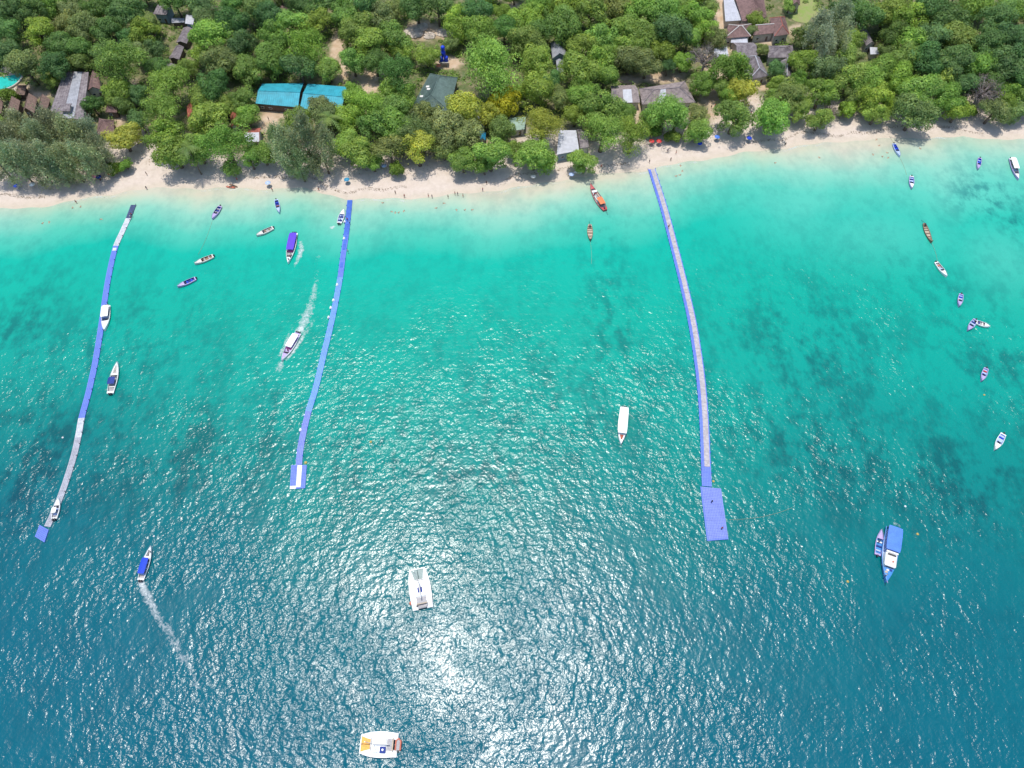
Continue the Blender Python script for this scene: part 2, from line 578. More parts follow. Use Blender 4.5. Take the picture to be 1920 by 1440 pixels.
# waves: swell crests, chop and ripples as a real height in metres
gust = N(nt, 'ShaderNodeMapRange')
gust.inputs[1].default_value = 0.35
gust.inputs[2].default_value = 0.62
gust.inputs[3].default_value = 0.34
gust.inputs[4].default_value = 1.16
nt.links.new(noise(nt, pos, 0.028, 3, 0.6, dist=0.6), gust.inputs[0])
trains = None
for k, (sc_, amp) in enumerate(((0.50, 0.30), (0.62, 0.24), (0.55, 0.27), (0.68, 0.22), (0.46, 0.30))):
    t_ = math_(nt, 'MULTIPLY', noise(nt, pos, sc_, 1.5, 0.5, stretch=(1.0, 0.22, 1), rot=0.35 + k * math.pi / 5, dist=0.35), amp)
    trains = t_ if trains is None else math_(nt, 'ADD', trains, t_)
chop = noise(nt, pos, 1.25, 2, 0.5, dist=0.3)
rip = noise(nt, pos, 2.7, 2, 0.6)
hgt = math_(nt, 'ADD', trains, math_(nt, 'ADD', math_(nt, 'MULTIPLY', chop, 0.17), math_(nt, 'MULTIPLY', rip, 0.045)))
hgt = math_(nt, 'SUBTRACT', hgt, 0.5 * (0.30 + 0.24 + 0.27 + 0.22 + 0.30 + 0.17 + 0.045))
hgt = math_(nt, 'MULTIPLY', hgt, math_(nt, 'MULTIPLY', gust.outputs[0], attr(nt, 'calm').outputs['Fac']))
bp = N(nt, 'ShaderNodeBump', Strength=1.0, Distance=1.0)
nt.links.new(hgt, bp.inputs['Height'])
nt.links.new(bp.outputs[0], b.inputs['Normal'])
me.materials.append(w)
tag(add('sea', me), 'clear turquoise sea darkening to blue offshore', kind='structure')

# ------------------------------------------------------------------ trees: shared crown and trunk meshes
def leaf_mesh(name, centres, normals, sizes, t1, t2, long=1.0, droop=None):
    n = len(centres)
    rnd = RN.normal(size=(n, 3))
    a = np.cross(normals, rnd)
    a /= np.linalg.norm(a, axis=1, keepdims=True) + 1e-9
    if droop is not None:
        a = a * (1 - droop) + np.array([0, 0, 1.0]) * droop
        a /= np.linalg.norm(a, axis=1, keepdims=True) + 1e-9
    bb = np.cross(normals, a)
    s = sizes[:, None]
    jit = lambda: RN.uniform(0.6, 1.25, (n, 1))
    bend = normals * s * 0.35
    p0 = centres - a * s * long * jit() - bend * 0.6
    p1 = centres + bb * s * 0.62 * jit() + bend * 0.4
    p2 = centres + a * s * long * jit() - bend * 0.6
    p3 = centres - bb * s * 0.62 * jit() + bend * 0.4
    v = np.stack([p0, p1, p2, p3], 1).reshape(-1, 3).astype(np.float32)
    me = bpy.data.meshes.new(name)
    me.vertices.add(4 * n)
    me.vertices.foreach_set('co', v.ravel())
    me.loops.add(4 * n)
    me.loops.foreach_set('vertex_index', np.arange(4 * n, dtype=np.int32))
    me.polygons.add(n)
    me.polygons.foreach_set('loop_start', np.arange(0, 4 * n, 4, dtype=np.int32))
    me.update(calc_edges=True)
    c = me.color_attributes.new('tint', 'FLOAT_COLOR', 'POINT')
    cc = np.ones((n, 4, 4), np.float32)
    cc[:, :, 0] = np.clip(t1, 0, 1)[:, None]
    cc[:, :, 1] = np.clip(t2, 0, 1)[:, None]
    cc[:, :, 2] = 0
    c.data.foreach_set('color', cc.ravel())
    me.materials.append(M['leaf'])
    return me


def rdir(n, zmin=-1.0):
    z = RN.uniform(zmin, 1, n)
    t = RN.uniform(0, 2 * np.pi, n)
    r = np.sqrt(1 - z * z)
    return np.stack([r * np.cos(t), r * np.sin(t), z], 1)


def crown_broad(name, nl, per, leaf, lob=(0.20, 0.36), flat=0.62, uneven=0.25, gap=0.0):
    """unit crown: radius 1, centre at the origin; lobes grouped on boughs so that it has gaps and shoulders"""
    nb = 7
    bough = rdir(nb, -0.1) * RN.uniform(0.35, 0.62, (nb, 1))
    bough[:, 2] *= flat
    C_, R_, T_ = [], [], []
    for i in range(nl):
        if i % 4 == 0:
            d = rdir(1, -0.9)[0]
            c = d * RN.uniform(0.35, 0.85)
            c[2] *= flat
        else:
            k = RN.integers(nb)
            c = bough[k] + rdir(1, -0.4)[0] * RN.uniform(0.1, 0.5) * np.array([1, 1, flat])
        q = math.sqrt(c[0] ** 2 + c[1] ** 2 + (c[2] / flat) ** 2)
        if q > 0.90:
            c = c / q * RN.uniform(0.78, 0.94)
        C_.append(c)
        R_.append(RN.uniform(*lob))
        T_.append(np.clip(RN.normal(0.5, uneven), 0.02, 1))
    cs, ns, ss, t1, t2 = [], [], [], [], []
    for c, r, t in zip(C_, R_, T_):
        n = int(per * (r / 0.28) ** 2)
        d = rdir(n, -0.55)
        rr = r * RN.uniform(0.72, 1.08, (n, 1))
        p = c + d * rr * np.array([1, 1, 0.78])
        nn = d * 1.2 + RN.normal(0, 0.30, (n, 3)) + np.array([0, 0, 0.25])
        nn /= np.linalg.norm(nn, axis=1, keepdims=True)
        cs.append(p)
        ns.append(nn)
        ss.append(leaf * RN.uniform(0.55, 1.3, n))
        t1.append(t + RN.normal(0, 0.12, n))
        t2.append(np.where(RN.random(n) < 0.18, RN.uniform(0.3, 0.9, n), RN.uniform(0, 0.25, n)) * (0.4 + t))
    # a few thin sprays standing out of the outline
    m = per
    d = rdir(m, -0.2)
    cs.append(d * RN.uniform(0.86, 1.06, (m, 1)) * np.array([1, 1, flat]))
    ns.append(rdir(m, -0.2))
    ss.append(leaf * RN.uniform(0.5, 1.0, m))
    t1.append(RN.uniform(0.3, 1, m))
    t2.append(RN.uniform(0, 0.5, m))
    return leaf_mesh(name, np.concatenate(cs), np.concatenate(ns), np.concatenate(ss), np.concatenate(t1), np.concatenate(t2))


def crown_feather(name, nl=46, per=120):
    """casuarina-like: many thin drooping sprays, taller than wide"""
    cs, ns, ss, t1, t2 = [], [], [], [], []
    for i in range(nl):
        z = RN.uniform(-0.9, 1.05)
        rad = (0.85 if z < 0.1 else 0.85 * (1 - ((z - 0.1) / 1.1) ** 1.4)) * math.sqrt(RN.uniform(0.05, 1))
        t = RN.uniform(0, 2 * np.pi)
        c = np.array([rad * math.cos(t), rad * math.sin(t), z])
        r = RN.uniform(0.12, 0.24)
        n = int(per * RN.uniform(0.6, 1.3))
        p = c + RN.normal(0, 1, (n, 3)) * np.array([r * 0.62, r * 0.62, r * 0.95])
        p[:, 2] -= 0.25 * np.linalg.norm(p[:, :2] - c[:2], axis=1)
        cs.append(p)
        nn = rdir(n, -0.3)
        ns.append(nn)
        ss.append(0.034 * RN.uniform(0.6, 1.4, n))
        tt = np.clip(RN.normal(0.5, 0.27), 0, 1)
        t1.append(tt + RN.normal(0, 0.15, n))
        t2.append(RN.uniform(0, 0.5, n))
    return leaf_mesh(name, np.concatenate(cs), np.concatenate(ns), np.concatenate(ss), np.concatenate(t1), np.concatenate(t2), long=1.6, droop=0.28)


def trunk_mesh(name, kind):
    """unit: foot at z=-1 .. limbs reach into the crown of radius 1 around the origin"""
    mb = MB()
    rr = random.Random(sum(map(ord, name)))
    if kind == 'feather':
        mb.tube([(0, 0, -2.1), (0.03, 0.01, -1), (0.0, 0.03, 0.1), (0, 0, 0.8)], [0.065, 0.05, 0.035, 0.012], 7)
        for k in range(9):
            t = rr.uniform(0, 6.28)
            z = rr.uniform(-0.9, 0.4)
            mb.tube([(0, 0, z), (0.5 * math.cos(t), 0.5 * math.sin(t), z + 0.3)], [0.02, 0.006], 4)
    else:
        mb.tube([(0, 0, -1.2), (0.02, 0.01, -0.75), (0.05, -0.02, -0.35), (0.03, 0, 0.05)], [0.10, 0.07, 0.06, 0.035], 8)
        n = 8 if kind == 'broad' else 26
        for k in range(n):
            t = k * 2.4 + rr.uniform(-0.4, 0.4)
            e = rr.uniform(0.15, 1.1)
            L = rr.uniform(0.55, 0.95)
            z0 = rr.uniform(-0.5, -0.1)
            mid = (0.45 * L * math.cos(t) * math.cos(e), 0.45 * L * math.sin(t) * math.cos(e), z0 + 0.35 * L * math.sin(e) + 0.1)
            end = (L * math.cos(t) * math.cos(e), L * math.sin(t) * math.cos(e), z0 + L * math.sin(e) * 0.9 + 0.12)
            mb.tube([(0.03, 0, z0), mid, end], [0.035, 0.022, 0.008], 5)
            if kind == 'bare':
                for q in range(9):
                    tt = t + rr.uniform(-1, 1)
                    ee = rr.uniform(-0.2, 1.3)
                    l2 = rr.uniform(0.15, 0.38)
                    f = rr.uniform(0.2, 1)
                    st = tuple(mid[i] + (end[i] - mid[i]) * f for i in range(3))
                    en = (st[0] + l2 * math.cos(tt) * math.cos(ee), st[1] + l2 * math.sin(tt) * math.cos(ee), st[2] + l2 * math.sin(ee))
                    mb.tube([st, en], [0.010, 0.004], 3)
    return new_mesh(name, mb.v, mb.f, [M['palebark'] if kind == 'bare' else M['bark']], None, True)


CROWNS = {
    'broad': [crown_broad('broad_crown', 52, 170, 0.046, lob=(0.18, 0.34), flat=0.74, uneven=0.26) for k in range(8)],
    'round': [crown_broad('round_crown', 40, 190, 0.050, lob=(0.24, 0.40), flat=0.85, uneven=0.18) for k in range(3)],
    'big': [crown_broad('spreading_crown', 105, 170, 0.030, lob=(0.13, 0.26), flat=0.66, uneven=0.24) for k in range(4)],
    'feather': [crown_feather('feathery_crown') for k in range(4)],
    'bush': [crown_broad('bush_crown', 22, 130, 0.075, lob=(0.26, 0.45), flat=0.75) for k in range(2)],
    'thin': [crown_broad('thin_crown', 34, 60, 0.045, lob=(0.14, 0.26), flat=0.75, uneven=0.2)],
}
TRUNKS = {'broad': [trunk_mesh('limbed_trunk', 'broad')], 'feather': [trunk_mesh('tall_trunk', 'feather')], 'bare': [trunk_mesh('bare_trunk', 'bare')]}

KIND = {   # colour, crown family, height factors (crown half height / radius, crown centre / radius), words
    'B': ((0.265, 0.395, 0.075), 'broad', 1.0, 0.90, 'fresh green tree'),
    'D': ((0.14, 0.25, 0.07), 'broad', 1.0, 1.1, 'dark green tree'),
    'Y': ((0.38, 0.43, 0.075), 'broad', 1.0, 0.90, 'yellowish green tree'),
    'O': ((0.25, 0.315, 0.10), 'broad', 1.0, 0.92, 'olive green tree'),
    'C': ((0.34, 0.40, 0.22), 'feather', 1.15, 1.75, 'feathery grey green casuarina'),
    'G': ((0.46, 0.43, 0.03), 'broad', 1.0, 0.90, 'golden yellow flowering tree'),
    'X': ((0.20, 0.18, 0.13), 'thin', 1.0, 1.15, 'bare grey twigged tree'),
    'S': ((0.19, 0.30, 0.045), 'bush', 0.95, 0.75, 'low rounded green bush'),
    'P': ((0.19, 0.26, 0.07), 'palm', 1.0, 2.4, 'palm tree'),
}

TREES = [
    # top left hillside
    (22, 18, 55, 'D'), (62, 22, 50, 'D'), (102, 12, 50, 'B'), (140, 22, 46, 'O'), (182, 14, 50, 'D'), (18, 62, 50, 'D'), (75, 66, 58, 'B'), (122, 52, 46, 'O'), (160, 58, 52, 'O'), (200, 62, 46, 'D'),
    (238, 26, 56, 'D'), (20, 102, 46, 'D'), (112, 92, 50, 'D'), (152, 96, 48, 'D'), (50, 128, 62, 'O'), (104, 128, 52, 'D'), (150, 118, 42, 'O'), (190, 102, 44, 'D'), (272, 66, 56, 'B'), (240, 75, 40, 'D'), (282, 48, 40, 'O'),
    (330, 6, 44, 'D'), (375, 12, 48, 'D'), (222, 122, 90, 'B'), (222, 174, 48, 'B'), (268, 100, 44, 'O'), (292, 92, 40, 'D'), (296, 128, 42, 'D'), (98, 154, 32, 'B'), (174, 198, 34, 'D'), (236, 200, 32, 'O'),
    (258, 178, 34, 'D'), (262, 226, 40, 'D'), (318, 162, 82, 'B'), (306, 205, 76, 'B'), (352, 132, 34, 'B'), (400, 160, 56, 'D'), (310, 255, 66, 'B'), (326, 286, 66, 'B'), (372, 238, 36, 'O'), (394, 224, 60, 'B'),
    (424, 272, 82, 'B'), (372, 282, 56, 'B'), (398, 72, 66, 'B'), (380, 105, 44, 'B'), (436, 52, 56, 'D'), (418, 120, 58, 'O'), (466, 132, 52, 'B'), (456, 186, 42, 'B'), (462, 220, 46, 'B'), (440, 20, 46, 'D'), (482, 18, 50, 'O'),
    (433, 316, 32, 'B'), (230, 258, 56, 'Y'), (20, 178, 32, 'S'), (234, 308, 26, 'S'), (214, 316, 26, 'S'), (390, 40, 40, 'O'), (455, 85, 50, 'D'),
    # casuarinas at the left beach edge
    (12, 262, 56, 'C'), (44, 240, 52, 'C'), (76, 258, 54, 'C'), (106, 246, 52, 'C'), (136, 262, 54, 'C'), (166, 256, 50, 'C'), (28, 300, 54, 'C'), (64, 300, 54, 'C'), (98, 300, 52, 'C'), (128, 300, 50, 'C'), (160, 296, 50, 'C'), (186, 284, 42, 'C'), (-20, 285, 60, 'C'), (112, 326, 30, 'C'),
    # middle left
    (502, 36, 46, 'D'), (546, 44, 54, 'B'), (590, 44, 50, 'B'), (522, 76, 62, 'B'), (576, 92, 74, 'B'), (512, 116, 56, 'B'), (562, 126, 54, 'D'), (617, 135, 38, 'B'), (648, 36, 52, 'B'), (672, 60, 56, 'B'), (692, 86, 60, 'B'), (662, 118, 50, 'B'),
    (704, 115, 46, 'D'), (716, 36, 56, 'O'), (738, 70, 58, 'B'), (756, 98, 44, 'B'), (746, 140, 70, 'D'), (800, 104, 44, 'B'), (822, 12, 56, 'D'), (782, 14, 52, 'D'), (856, 42, 56, 'B'), (894, 18, 54, 'D'), (846, 84, 30, 'O'), (600, 12, 50, 'D'), (690, 10, 56, 'D'), (740, 20, 40, 'O'), (560, 8, 40, 'D'),
    (896, 66, 60, 'B'), (922, 132, 108, 'B'), (736, 172, 50, 'B'), (762, 186, 46, 'B'), (690, 202, 72, 'B'), (664, 180, 40, 'B'), (732, 210, 60, 'B'), (606, 206, 46, 'O'), (556, 232, 48, 'B'), (612, 226, 52, 'O'), (650, 226, 54, 'B'),
    (745, 240, 58, 'B'), (700, 242, 60, 'B'), (572, 262, 64, 'C'), (540, 278, 58, 'C'), (604, 282, 52, 'C'), (560, 306, 42, 'C'), (520, 270, 46, 'C'), (494, 290, 44, 'B'), (470, 300, 40, 'B'), (642, 270, 54, 'B'), (676, 288, 60, 'B'), (700, 306, 36, 'B'),
    (802, 220, 58, 'O'), (872, 210, 68, 'Y'), (776, 252, 72, 'O'), (834, 246, 66, 'O'), (784, 284, 62, 'Y'), (874, 252, 56, 'O'), (732, 282, 56, 'O'), (744, 320, 26, 'S'), (868, 304, 46, 'B'), (920, 292, 64, 'B'), (908, 312, 36, 'B'), (832, 280, 44, 'O'),
    (946, 194, 56, 'G'), (922, 220, 50, 'Y'), (940, 244, 44, 'O'), (352, 276, 44, 'P'), (619, 220, 40, 'P'),
    # middle
    (984, 40, 60, 'B'), (1010, 14, 56, 'B'), (1062, 18, 60, 'B'), (1058, 58, 60, 'B'), (1108, 30, 60, 'B'), (1150, 16, 56, 'O'), (1196, 22, 60, 'B'), (990, 84, 58, 'B'), (1018, 62, 44, 'D'), (1005, 120, 58, 'B'), (1040, 150, 40, 'D'), (1240, 24, 64, 'B'), (1258, 58, 64, 'D'),
    (1180, 62, 56, 'B'), (1212, 78, 54, 'B'), (1130, 76, 60, 'B'), (1096, 90, 52, 'B'), (1172, 92, 56, 'B'), (1120, 118, 60, 'B'), (1088, 140, 66, 'B'), (1180, 112, 54, 'O'), (1212, 122, 50, 'O'), (1134, 146, 48, 'B'), (1240, 100, 44, 'B'),
    (1010, 168, 60, 'B'), (1050, 185, 44, 'O'), (1090, 178, 50, 'B'), (984, 182, 50, 'B'), (1016, 236, 74, 'Y'), (1078, 216, 46, 'B'), (1128, 204, 64, 'B'), (1172, 212, 36, 'B'), (1130, 248, 80, 'B'), (1184, 256, 70, 'B'), (1108, 236, 36, 'O'),
    (1246, 214, 74, 'B'), (1226, 222, 44, 'B'), (1268, 222, 46, 'B'), (1228, 243, 28, 'S'), (1260, 254, 26, 'S'), (1306, 218, 40, 'O'), (1308, 248, 42, 'B'), (1000, 292, 60, 'B'), (1022, 304, 44, 'B'), (964, 280, 36, 'B'), (1094, 304, 46, 'B'),
    (1280, 118, 36, 'B'), (1322, 112, 56, 'X'), (1346, 74, 40, 'O'), (1314, 162, 40, 'B'), (1370, 134, 66, 'B'), (1390, 176, 52, 'Y'), (1366, 188, 40, 'B'), (1376, 222, 62, 'B'), (1300, 28, 50, 'B'), (1322, 58, 44, 'B'), (1290, 74, 44, 'B'), (1252, 126, 28, 'D'), (1280, 10, 40, 'B'), (1330, 20, 36, 'O'),
    # right
    (1446, 222, 62, 'B'), (1540, 60, 54, 'C'), (1568, 46, 54, 'C'), (1546, 92, 46, 'C'), (1512, 70, 44, 'O'), (1572, 78, 46, 'C'), (1592, 74, 42, 'B'), (1582, 102, 48, 'B'), (1602, 110, 36, 'O'), (1502, 120, 46, 'B'), (1550, 130, 54, 'O'), (1452, 130, 34, 'D'), (1524, 136, 30, 'B'),
    (1478, 182, 56, 'O'), (1500, 204, 42, 'B'), (1462, 162, 40, 'B'), (1444, 186, 34, 'B'), (1540, 176, 58, 'B'), (1536, 226, 42, 'B'), (1556, 210, 30, 'X'), (1592, 150, 58, 'B'), (1656, 136, 54, 'B'), (1622, 160, 56, 'B'), (1688, 154, 52, 'B'), (1640, 186, 56, 'B'), (1642, 214, 42, 'B'), (1588, 207, 32, 'S'), (1600, 180, 36, 'O'), (1668, 196, 36, 'B'),
    (1720, 178, 64, 'B'), (1714, 214, 64, 'O'), (1776, 190, 52, 'B'), (1796, 208, 46, 'B'), (1764, 152, 48, 'B'), (1842, 172, 58, 'X'), (1862, 208, 50, 'O'), (1856, 160, 46, 'D'), (1906, 214, 38, 'O'), (1886, 196, 36, 'B'), (1820, 208, 26, 'S'),
    (1584, 14, 52, 'D'), (1622, 28, 60, 'D'), (1664, 20, 58, 'B'), (1704, 38, 60, 'B'), (1744, 18, 56, 'D'), (1784, 38, 60, 'D'), (1826, 14, 56, 'B'), (1866, 38, 60, 'D'), (1906, 18, 56, 'B'), (1604, 38, 34, 'X'), (1676, 62, 46, 'D'), (1706, 80, 60, 'B'), (1750, 74, 60, 'D'), (1800, 80, 60, 'B'), (1852, 84, 60, 'D'), (1900, 76, 60, 'D'),
    (1694, 110, 54, 'B'), (1734, 116, 60, 'D'), (1782, 122, 58, 'D'), (1830, 122, 54, 'B'), (1880, 124, 60, 'D'), (1912, 152, 48, 'D'), (1896, 176, 44, 'B'), (1808, 160, 46, 'D'), (1924, 110, 60, 'D'), (1664, 100, 30, 'O'), (1730, 148, 40, 'O'),
    (1480, 12, 24, 'B'), (1418, 36, 34, 'B'), (1410, 62, 24, 'O'), (1428, 95, 26, 'O'),
]

# places kept clear of extra trees: (u, v, radius)
KEEP = [(8, 150, 30), (10, 195, 25), (35, 200, 30), (65, 195, 28), (130, 175, 42), (180, 158, 18), (85, 180, 20), (210, 205, 20), (200, 240, 25), (305, 25, 22), (355, 40, 22), (345, 70, 25), (330, 105, 24), (410, 22, 20),
        (520, 178, 46), (608, 178, 46), (815, 165, 45), (1045, 97, 22), (1068, 268, 26), (968, 233, 20), (1170, 175, 26), (1250, 175, 50), (1386, 25, 34), (1400, 60, 34), (1458, 50, 30), (1390, 88, 30), (1470, 98, 30), (1415, 128, 26),
        (1478, 128, 20), (1632, 75, 18), (1500, 20, 45), (1368, 40, 26), (1345, 215, 22), (1415, 210, 12), (633, 90, 12), (790, 58, 30), (842, 112, 28), (505, 225, 14), (237, 195, 10), (270, 270, 18), (690, 140, 15), (1240, 140, 26), (530, 24, 10), (905, 257, 16)]
YMAX_V = lambda u: float(np.interp(u, [0, 200, 300, 480, 700, 900, 1000, 1100, 1200, 1300, 1500, 1700, 1920], [300, 290, 290, 300, 300, 300, 295, 285, 255, 240, 215, 205, 205]))
tries = 0
rt = random.Random(31)
while len(TREES) < 300 and tries < 20000:
    tries += 1
    u, v = rt.uniform(-30, 1950), rt.uniform(-14, 300)
    if v > YMAX_V(u) - 10:
        continue
    wpx = rt.uniform(34, 54)
    if any(math.hypot(u - a, (v - c) * 1.2) < rad + wpx * 0.45 for a, c, rad in KEEP):
        continue
    if any(math.hypot(u - t[0], (v - t[1]) * 1.25) < 0.40 * (t[2] + wpx) for t in TREES):
        continue
    edge_ = u < 300 and v < 120 or u > 1580 and v < 150
    TREES.append((u, v, wpx, rt.choice('DDDBO' if edge_ else 'BBBOD')))

LANDMARKS = [   # (u, v, words) that the labels of trees point to
    (8, 150, 'the turquoise swimming pool'), (40, 197, 'the row of small thatched huts'), (128, 178, 'the large flat grey roof'), (200, 240, 'the square brown casuarina-side roof'), (305, 22, 'the grey roofed hillside house'),
    (355, 40, 'the small white hillside building'), (338, 90, 'the stepped grey stair roof'), (410, 22, 'the tan pyramid roof'), (522, 178, 'the first teal roof'), (608, 178, 'the second teal roof'), (790, 58, 'the pale rock clearing'), (832, 108, 'the stacked blue water tanks'),
    (815, 165, 'the big dull green roof'), (945, 198, 'the golden yellow tree'), (968, 233, 'the pale green roof'), (1045, 97, 'the blue grey gabled roof'), (1068, 268, 'the white beach house roof'), (1170, 178, 'the striped grey and white roof'), (1255, 175, 'the long brown and white roof'),
    (1322, 112, 'the bare grey tree'), (1390, 30, 'the brown and white top-edge house'), (1458, 50, 'the reddish brown hipped roof'), (1415, 128, 'the grey hipped roof by the path'), (1470, 98, 'the wide grey roof'), (1500, 18, 'the lawn'), (1632, 75, 'the small grey forest roof'),
    (1842, 172, 'the leafless beachside tree'), (1345, 215, 'the sandy path to the beach'), (250, 300, 'the open sand gap'), (655, 370, 'the middle pier landing'), (1220, 318, 'the long right pier landing'), (475, 252, 'the red and white kiosk roof'),
    (1700, 240, 'the narrow beach at the right'), (1880, 230, 'the far right end of the beach'), (0, 20, 'the top left corner'), (1915, 10, 'the top right corner'), (960, 0, 'the middle of the top edge'), (1180, 10, 'the upper middle canopy'), (690, 5, 'the canopy above the teal roofs'),
    (60, 340, 'the shaded casuarina sand'), (745, 320, 'the lone bush on the middle beach')]


def rel_word(du, dv):
    if abs(dv) * 1.15 > abs(du):
        return 'inland of' if dv < 0 else 'seaward of'
    return 'left of' if du < 0 else 'right of'


info = []
for i, (u, v, wpx, k) in enumerate(TREES):
    best = min(LANDMARKS, key=lambda L: math.hypot(L[0] - u, L[1] - v))
    du, dv = u - best[0], v - best[1]
    size = 'big' if wpx >= 66 else ('small' if wpx <= 40 else 'mid-sized')
    info.append([i, size + ' ' + KIND[k][4], rel_word(du, dv), best[2], math.hypot(du, dv)])
groups = {}
for r_ in info:
    groups.setdefault((r_[1], r_[2], r_[3]), []).append(r_)
ORD = ['nearest', 'second', 'third', 'fourth', 'fifth', 'sixth', 'seventh', 'eighth', 'ninth', 'tenth', 'eleventh', 'twelfth']
TLABEL = {}
for (look, rel, where), rows in groups.items():
    rows.sort(key=lambda r_: r_[4])
    for n, r_ in enumerate(rows):
        if len(rows) == 1:
            TLABEL[r_[0]] = f'{look} {rel} {where}'
        else:
            TLABEL[r_[0]] = f'{ORD[n]} {look} {rel} {where}'
        words = TLABEL[r_[0]].split()
        assert len(words) <= 16, TLABEL[r_[0]]

TREE_FEET = []


def palm(loc, rad, hc, col, label, seed):
    rr = random.Random(seed)
    root = empty('palm_tree', loc)
    tag(root, label, 'palm tree', 'palm trees behind the beach')
    mb = MB()
    lean = rr.uniform(-0.6, 0.6)
    mb.tube([(0, 0, -0.3), (lean * 0.3, 0, hc * 0.4), (lean, 0.1, hc)], [0.28, 0.2, 0.15], 8)
    mb.build('trunk', M['bark'], root, smooth_=True)
    for k in range(16):
        t = k * 2.399 + rr.uniform(-0.2, 0.2)
        e = rr.uniform(-0.1, 0.9)
        L = rad * rr.uniform(0.85, 1.1)
        pts = []
        for q in range(6):
            s = q / 5
            pts.append((lean + L * s * math.cos(t) * math.cos(e * (1 - s * 0.6)), 0.1 + L * s * math.sin(t) * math.cos(e * (1 - s * 0.6)), hc + L * (s * math.sin(e) - 0.75 * s * s)))
        fb = MB()
        sx, sy = -math.sin(t), math.cos(t)
        for q in range(5):
            for sg in (-1, 1):
                for h in (0.0, 0.5):
                    a = [pts[q][i] + (pts[q + 1][i] - pts[q][i]) * h for i in range(3)]
                    c = [pts[q][i] + (pts[q + 1][i] - pts[q][i]) * (h + 0.38) for i in range(3)]
                    wl = rad * 0.24 * math.sin(math.pi * (0.15 + 0.8 * (q + h) / 5))
                    tip = [(a[0] + c[0]) / 2 + sg * sx * wl + 0.12 * rad * math.cos(t), (a[1] + c[1]) / 2 + sg * sy * wl + 0.12 * rad * math.sin(t), (a[2] + c[2]) / 2 - wl * 0.35]
                    fb.poly([a, c, tip])
        f = fb.build('frond', M['leaf'], root)
        ca = f.data.color_attributes.new('tint', 'FLOAT_COLOR', 'POINT')
        tv = rr.uniform(0.2, 0.9)
        ca.data.foreach_set('color', [tv, rr.uniform(0, 0.6), 0, 1] * len(f.data.vertices))
        f.color = (*col, 1)
    return root


for i, (u, v, wpx, k) in enumerate(TREES):
    col, fam, hf, cf, words = KIND[k]
    rr = random.Random(i * 13 + 5)
    p = place(u, v, 7.0)
    for _ in range(6):
        rad = 0.5 * wpx * m_per_px(p.x, p.y, p.z + 7) * 1.24
        p = place(u, v, rad * cf)
    # no trunk standing in the water
    s_ = p.y - float(shore_y(p.x))
    if s_ < 2.0:
        p.y += 2.0 - s_
        p.z = float(height(p.x, p.y))
    TREE_FEET.append((p.x, p.y, rad))
    g_ = rr.uniform(0.82, 1.18)
    c2 = [col[0] * g_ * rr.uniform(0.78, 1.05), col[1] * g_, col[2] * g_ * rr.uniform(0.9, 1.35)]
    if k == 'P':
        palm(p, rad * 1.05, rad * cf, c2, TLABEL[i], i)
        continue
    nm = {'C': 'casuarina_tree', 'X': 'bare_tree', 'S': 'bush', 'G': 'flowering_tree'}.get(k, 'leafy_tree')
    root = empty(nm, p, rr.uniform(0, 6.28))
    tag(root, TLABEL[i], {'C': 'tree', 'S': 'bush'}.get(k, 'tree'),
        {'C': 'casuarinas along the beach edge', 'S': 'bushes by the sand', 'X': 'leafless trees', 'G': None}.get(k, 'leafy trees of the shore forest'))
    f2 = fam
    if fam == 'broad':
        f2 = 'big' if wpx >= 70 else rr.choice(['broad', 'broad', 'round'])
    cme = rr.choice(CROWNS[f2])
    cr = add('crown', cme, root, (0, 0, rad * cf))
    zs = hf * rr.uniform(0.9, 1.15)
    ax_ = rr.uniform(0.86, 1.16)
    cr.scale = (rad * ax_, rad / ax_, rad * zs)
    cr.color = (*c2, 1)
    cr.rotation_euler = (rr.uniform(-0.22, 0.22), rr.uniform(-0.22, 0.22), rr.uniform(0, 6.28))
    tk = 'feather' if k == 'C' else ('bare' if k == 'X' else 'broad')
    tr = add('trunk', TRUNKS[tk][0], root, (0, 0, rad * cf))
    foot = 2.1 if tk == 'feather' else 1.2
    tr.scale = (rad * 0.95, rad * 0.95, (rad * cf + 0.4) / foot)
print('trees', len(TREES))

# ------------------------------------------------------------------ understorey: one mass of low leaves on the forest floor
def scatter_low(name, n_clump, xr, yr, col, ok, size=(1.0, 3.2), label=None):
    cs, ns, ss, t1, t2 = [], [], [], [], []
    k = 0
    while k < n_clump:
        x, y = RN.uniform(*xr), RN.uniform(*yr)
        if not ok(x, y):
            k += 0.2
            continue
        k += 1
        z = float(height(x, y))
        r = RN.uniform(*size)
        n = int(14 + 7 * r)
        d = rdir(n, 0.0)
        cs.append(np.array([x, y, z]) + d * np.array([r, r, r * 0.85]) * RN.uniform(0.6, 1.0, (n, 1)))
        nn = d + RN.normal(0, 0.4, (n, 3)) + np.array([0, 0, 0.5])
        ns.append(nn / np.linalg.norm(nn, axis=1, keepdims=True))
        ss.append(RN.uniform(0.28, 0.62, n))
        t = RN.uniform(0.1, 0.9)
        t1.append(t + RN.normal(0, 0.12, n))
        t2.append(RN.uniform(0, 0.4, n))
    me = leaf_mesh(name, np.concatenate(cs), np.concatenate(ns), np.concatenate(ss), np.concatenate(t1), np.concatenate(t2))
    o = add(name, me)
    o.color = (*col, 1)
    tag(o, label, kind='stuff')
    return o


def in_bare(x, y, k=1.0):
    return any(((x - cx) / rx) ** 2 + ((y - cy) / ry) ** 2 < k for cx, cy, rx, ry in _bare_w)


KEEP_W = []
for u, v, rad in KEEP:
    c = place(u, v, 2.5)
    KEEP_W.append((c.x, c.y, 0.85 * rad * m_per_px(c.x, c.y, 2)))


